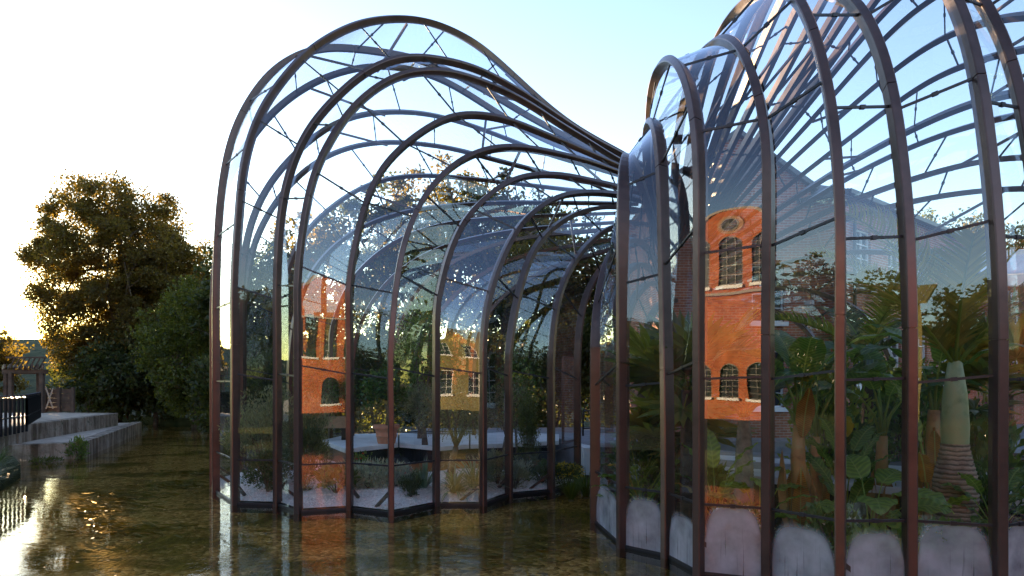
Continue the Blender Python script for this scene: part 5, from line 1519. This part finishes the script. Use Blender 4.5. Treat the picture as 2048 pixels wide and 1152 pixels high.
for k, (px, d, top, cr, m, n, lb) in enumerate((
    (505, 33, 455, 2.8, 'tree_dark', 10000, 'dark tree seen through the leftmost bays of the left house'),
    (625, 35, 420, 3.2, 'tree_gold', 11000, 'gold-green tree seen behind the left house, right of the dark tree'),
    (765, 37, 345, 3.9, 'tree_dark', 13000, 'broad green tree rising behind the middle of the left house'),
    (900, 38, 275, 4.2, 'tree_gold', 14000, 'tallest gold-green tree behind the left house'),
    (1010, 36, 305, 3.8, 'tree_dark', 13000, 'tall dark tree behind the right part of the left house'),
    (1115, 34, 365, 3.5, 'tree_gold', 11000, 'gold-green tree behind the low arches of the left house'),
    (1225, 33, 430, 3.2, 'tree_dark', 10000, 'dark tree filling the gap between the two glass houses'),
    (1860, 47, 395, 4.6, 'tree_green', 11000, 'green tree on the skyline beyond the annexe'),
    (2010, 45, 400, 4.8, 'tree_gold', 11000, 'autumn-tinted tree on the skyline at the right edge'),
    (1745, 50, 430, 4.2, 'tree_gold', 9000, 'small gold tree on the skyline above the brick house roof'))):
    bt(lb, px, d, top, cr, m, n, 0.26, 210 + k, 0.1)
for k, (px, d, hh, rx, m, lb) in enumerate((
    (255, 38, 5.0, 2.4, 'tree_dark', 'dark waterside bush under the great alder'),
    (300, 40, 5.5, 2.8, 'tree_dark', 'dark waterside bush between the alder and the willow'),
    (355, 39, 5.5, 2.6, 'tree_green', 'waterside bush behind the willow'),
    (420, 38, 6.0, 2.6, 'tree_dark', 'dark waterside bush at the left edge of the glass house'),
    (178, 41, 3.6, 2.0, 'tree_dark', 'dark bush behind the pergola fence'),
    (470, 29, 3.0, 1.8, 'tree_dark', 'dark hedge bush behind the leftmost post of the left house'),
    (560, 28, 3.4, 2.0, 'tree_dark', 'dark hedge bush behind the big rosemary'),
    (660, 27, 3.2, 2.0, 'tree_green', 'green hedge bush behind the bench'),
    (750, 26, 3.6, 2.0, 'tree_dark', 'dark hedge bush behind the potted citrus'),
    (840, 26, 3.4, 1.9, 'tree_green', 'green hedge bush behind the tall lemon tree'),
    (930, 26, 3.6, 2.0, 'tree_dark', 'dark hedge bush behind the wire trellis'),
    (1020, 26, 3.8, 2.0, 'tree_dark', 'dark hedge bush behind the sapling'),
    (1110, 26, 4.0, 2.0, 'tree_dark', 'dark hedge bush seen behind the glass door'),
    (1190, 26.5, 4.6, 1.9, 'tree_dark', 'dark hedge bush seen through the gap above the hoop barrier'))):
    p = at(px, d)
    shrub(lb, (p.x, p.y, 0.3), rx, hh, M[m], 5200, 0.2, 240 + k, cat='hedge', name='hedge_bush', wid=0.6, upright=0.15, group='bushes along the far bank', ry=1.4)
G = 'trees on the bank behind the viewer'
for k, (x, y, h, cr, lb) in enumerate(((-24, -19, 10.5, 4.5, 'round tree mirrored in the left panes beyond the mill'), (-33, -15, 9.0, 4.2, 'second tree mirrored in the leftmost panes'), (21, -17, 9.0, 4.0, 'tree mirrored at the right of the lower mill'), (3.2, -21, 9.5, 3.4, 'unseen tree added to dull the reflection between the ochre house and the lower mill'))):  # last tree added to darken the reflection and keep its bay clear
    tree(lb, (x, y, 0.4), h, cr, h * 0.12, M['tree_dark'], 8000, 0.3, 260 + k, G)
G = 'trees added on the left bank outside the view'  # unseen trees added so the side bays mirror dark foliage, not bright sky
for k, (x, y, h, cr, lb) in enumerate(((-33, -5, 11, 4.6, 'dark bank tree mirrored in the third bay of the right house'), (-42, 2, 12, 5, 'second bank tree mirrored in the third bay'), (-50, 9, 12, 5, 'third bank tree mirrored beside the slender palm'), (-58, 17, 13, 5.4, 'farthest bank tree mirrored low in the narrow panes'), (-42, -9, 12, 5, 'back row bank tree mirrored in the upper panes'))):
    tree(lb, (x, y, 0.0), h, cr, h * 0.05, M['tree_dark'], 9000, 0.32, 270 + k, G)

# unseen wooded slopes added behind the viewer to block bright horizon sky from reflections
def horizon_screen():
    r = np.random.default_rng(300)
    az = np.radians(np.linspace(75, 285, 90))        # clockwise from straight ahead, clear of the sun
    V = []; F = []
    for j, (rad, z) in enumerate(((46, 0.3), (58, 6.0), (75, 11.0), (110, 13.0))):
        for a in az: V.append((math.sin(a) * rad, math.cos(a) * rad, z + (r.normal() * 0.8 if j else 0)))
    n = len(az)
    for j in range(3):
        for i in range(n - 1): F.append((j * n + i, j * n + i + 1, (j + 1) * n + i + 1, (j + 1) * n + i))
    struct(link('hillside', np_mesh('hillside', V, F, M['lawn'], True)))  # added slope out of view, hides the horizon sky from the glass
    m = 34000
    a = r.uniform(az[0], az[-1], m); rad = r.uniform(46, 80, m)
    tree_id = np.floor(a * 26) + np.floor(rad / 6) * 97
    top = 7.5 + 3.0 * np.sin(tree_id * 12.9898) + (rad - 46) * 0.22
    u = r.uniform(0, 1, m) ** 0.7
    C = np.stack([np.sin(a) * rad, np.cos(a) * rad, 0.4 + top * u], 1) + r.normal(size=(m, 3)) * 0.4
    Vv, Ff = leaf_cards(C, r.normal(size=(m, 3)), 0.95, 0.7, r)
    o = link('added_woodland', np_mesh('added_woodland', Vv, Ff, M['tree_dark']))
    stuff(o, 'unseen dark trees added on the slopes to darken the mirrored horizon', 'added_woodland')
horizon_screen()
leafy('canna with tall paddle leaves between the bananas and the elephant-ear', gr(1690, 9.2), [
    (a, 0.5 + 0.22 * (k % 5), 0.18, 0.62, 0.24, 50 + 8 * (k % 4), 0.9, M['yellowleaf'] if k == 4 else None) for k, a in enumerate(range(100, 460, 36))], M['banana'], 86, name='canna')
leafy('taro with heart-shaped leaves right of the slender palm', gr(1520, 9.0), [
    (a, 0.35 + 0.16 * (k % 4), 0.24, 0.5, 0.24, 20 + 8 * (k % 3), 1.0, None) for k, a in enumerate(range(130, 440, 40))], M['earleaf'], 87, name='taro')
shrub('wall of glossy foliage at the far side of the right house', gr(1960, 10.4), 0.6, 1.5, M['tropic'], 800, 0.2, 89, wid=0.45, upright=0.25)
shrub('grey cushion plant beside the fig', gl(700, 13.2), 0.3, 0.35, M['silver'], 700, 0.09, 95, wid=0.25)
shrub('grey-green mound in front of the columnar juniper', gl(1030, 14.1), 0.3, 0.4, M['rosemary'], 900, 0.07, 96, wid=0.3)
shrub('low thyme mat near the steel edging', gl(800, 14.5), 0.45, 0.25, M['darkshrub'], 900, 0.06, 97, wid=0.35, flower='redfl', nf=10)

# leaves drifting on the water and weed trailing just under it
def drift():
    r = np.random.default_rng(400)
    n = 420
    X = r.uniform(-8.5, 1.2, n); Y = r.uniform(6.5, 19, n)
    keep = [not inside(inset(LP, -0.3), x, y) and not inside(inset(RP, -0.3), x, y) for x, y in zip(X, Y)]
    X, Y = X[keep], Y[keep]; n = len(X)
    C = np.stack([X, Y, np.full(n, 0.006)], 1)
    a = r.uniform(0, 6.283, n); D = np.stack([np.cos(a), np.sin(a), np.zeros(n)], 1)
    S = np.stack([-np.sin(a), np.cos(a), np.zeros(n)], 1)
    L = r.uniform(0.03, 0.075, n)[:, None]
    V = np.empty((n, 4, 3)); V[:, 0] = C; V[:, 1] = C + D * L * .5 + S * L * .3; V[:, 2] = C + D * L; V[:, 3] = C + D * L * .5 - S * L * .3
    V[:, 2, 2] += 0.006
    o = link('floating_leaves', np_mesh('floating_leaves', V.reshape(-1, 3), np.arange(n * 4).reshape(n, 4), M['yellowleaf']))
    stuff(o, 'fallen yellow leaves drifting on the shallow river', 'leaves')
    Vs = []; Fs = []; b0 = 0
    for k in range(30):
        cx_, cy_ = r.uniform(-9.5, 1.0), r.uniform(7.0, 24)
        if inside(inset(LP, -0.4), cx_, cy_) or inside(inset(RP, -0.4), cx_, cy_): continue
        m = 130
        c = np.stack([cx_ + r.normal(size=m) * 0.55, cy_ + r.normal(size=m) * 0.28, r.uniform(-0.13, -0.012, m)], 1)
        d = np.stack([np.full(m, 1.0) + r.normal(size=m) * 0.3, r.normal(size=m) * 0.35 - 0.25, r.normal(size=m) * 0.05], 1)
        v, f = leaf_cards(c, d, 0.34, 0.035, r)
        v[:, 2] = np.clip(v[:, 2], -0.135, -0.006)
        Vs.append(v); Fs.append(f + b0); b0 += len(v)
    o = link('water_weed', np_mesh('water_weed', np.vstack(Vs), np.vstack(Fs), M['weed']))
    stuff(o, 'green weed trailing under the surface of the river', 'weed')
drift()
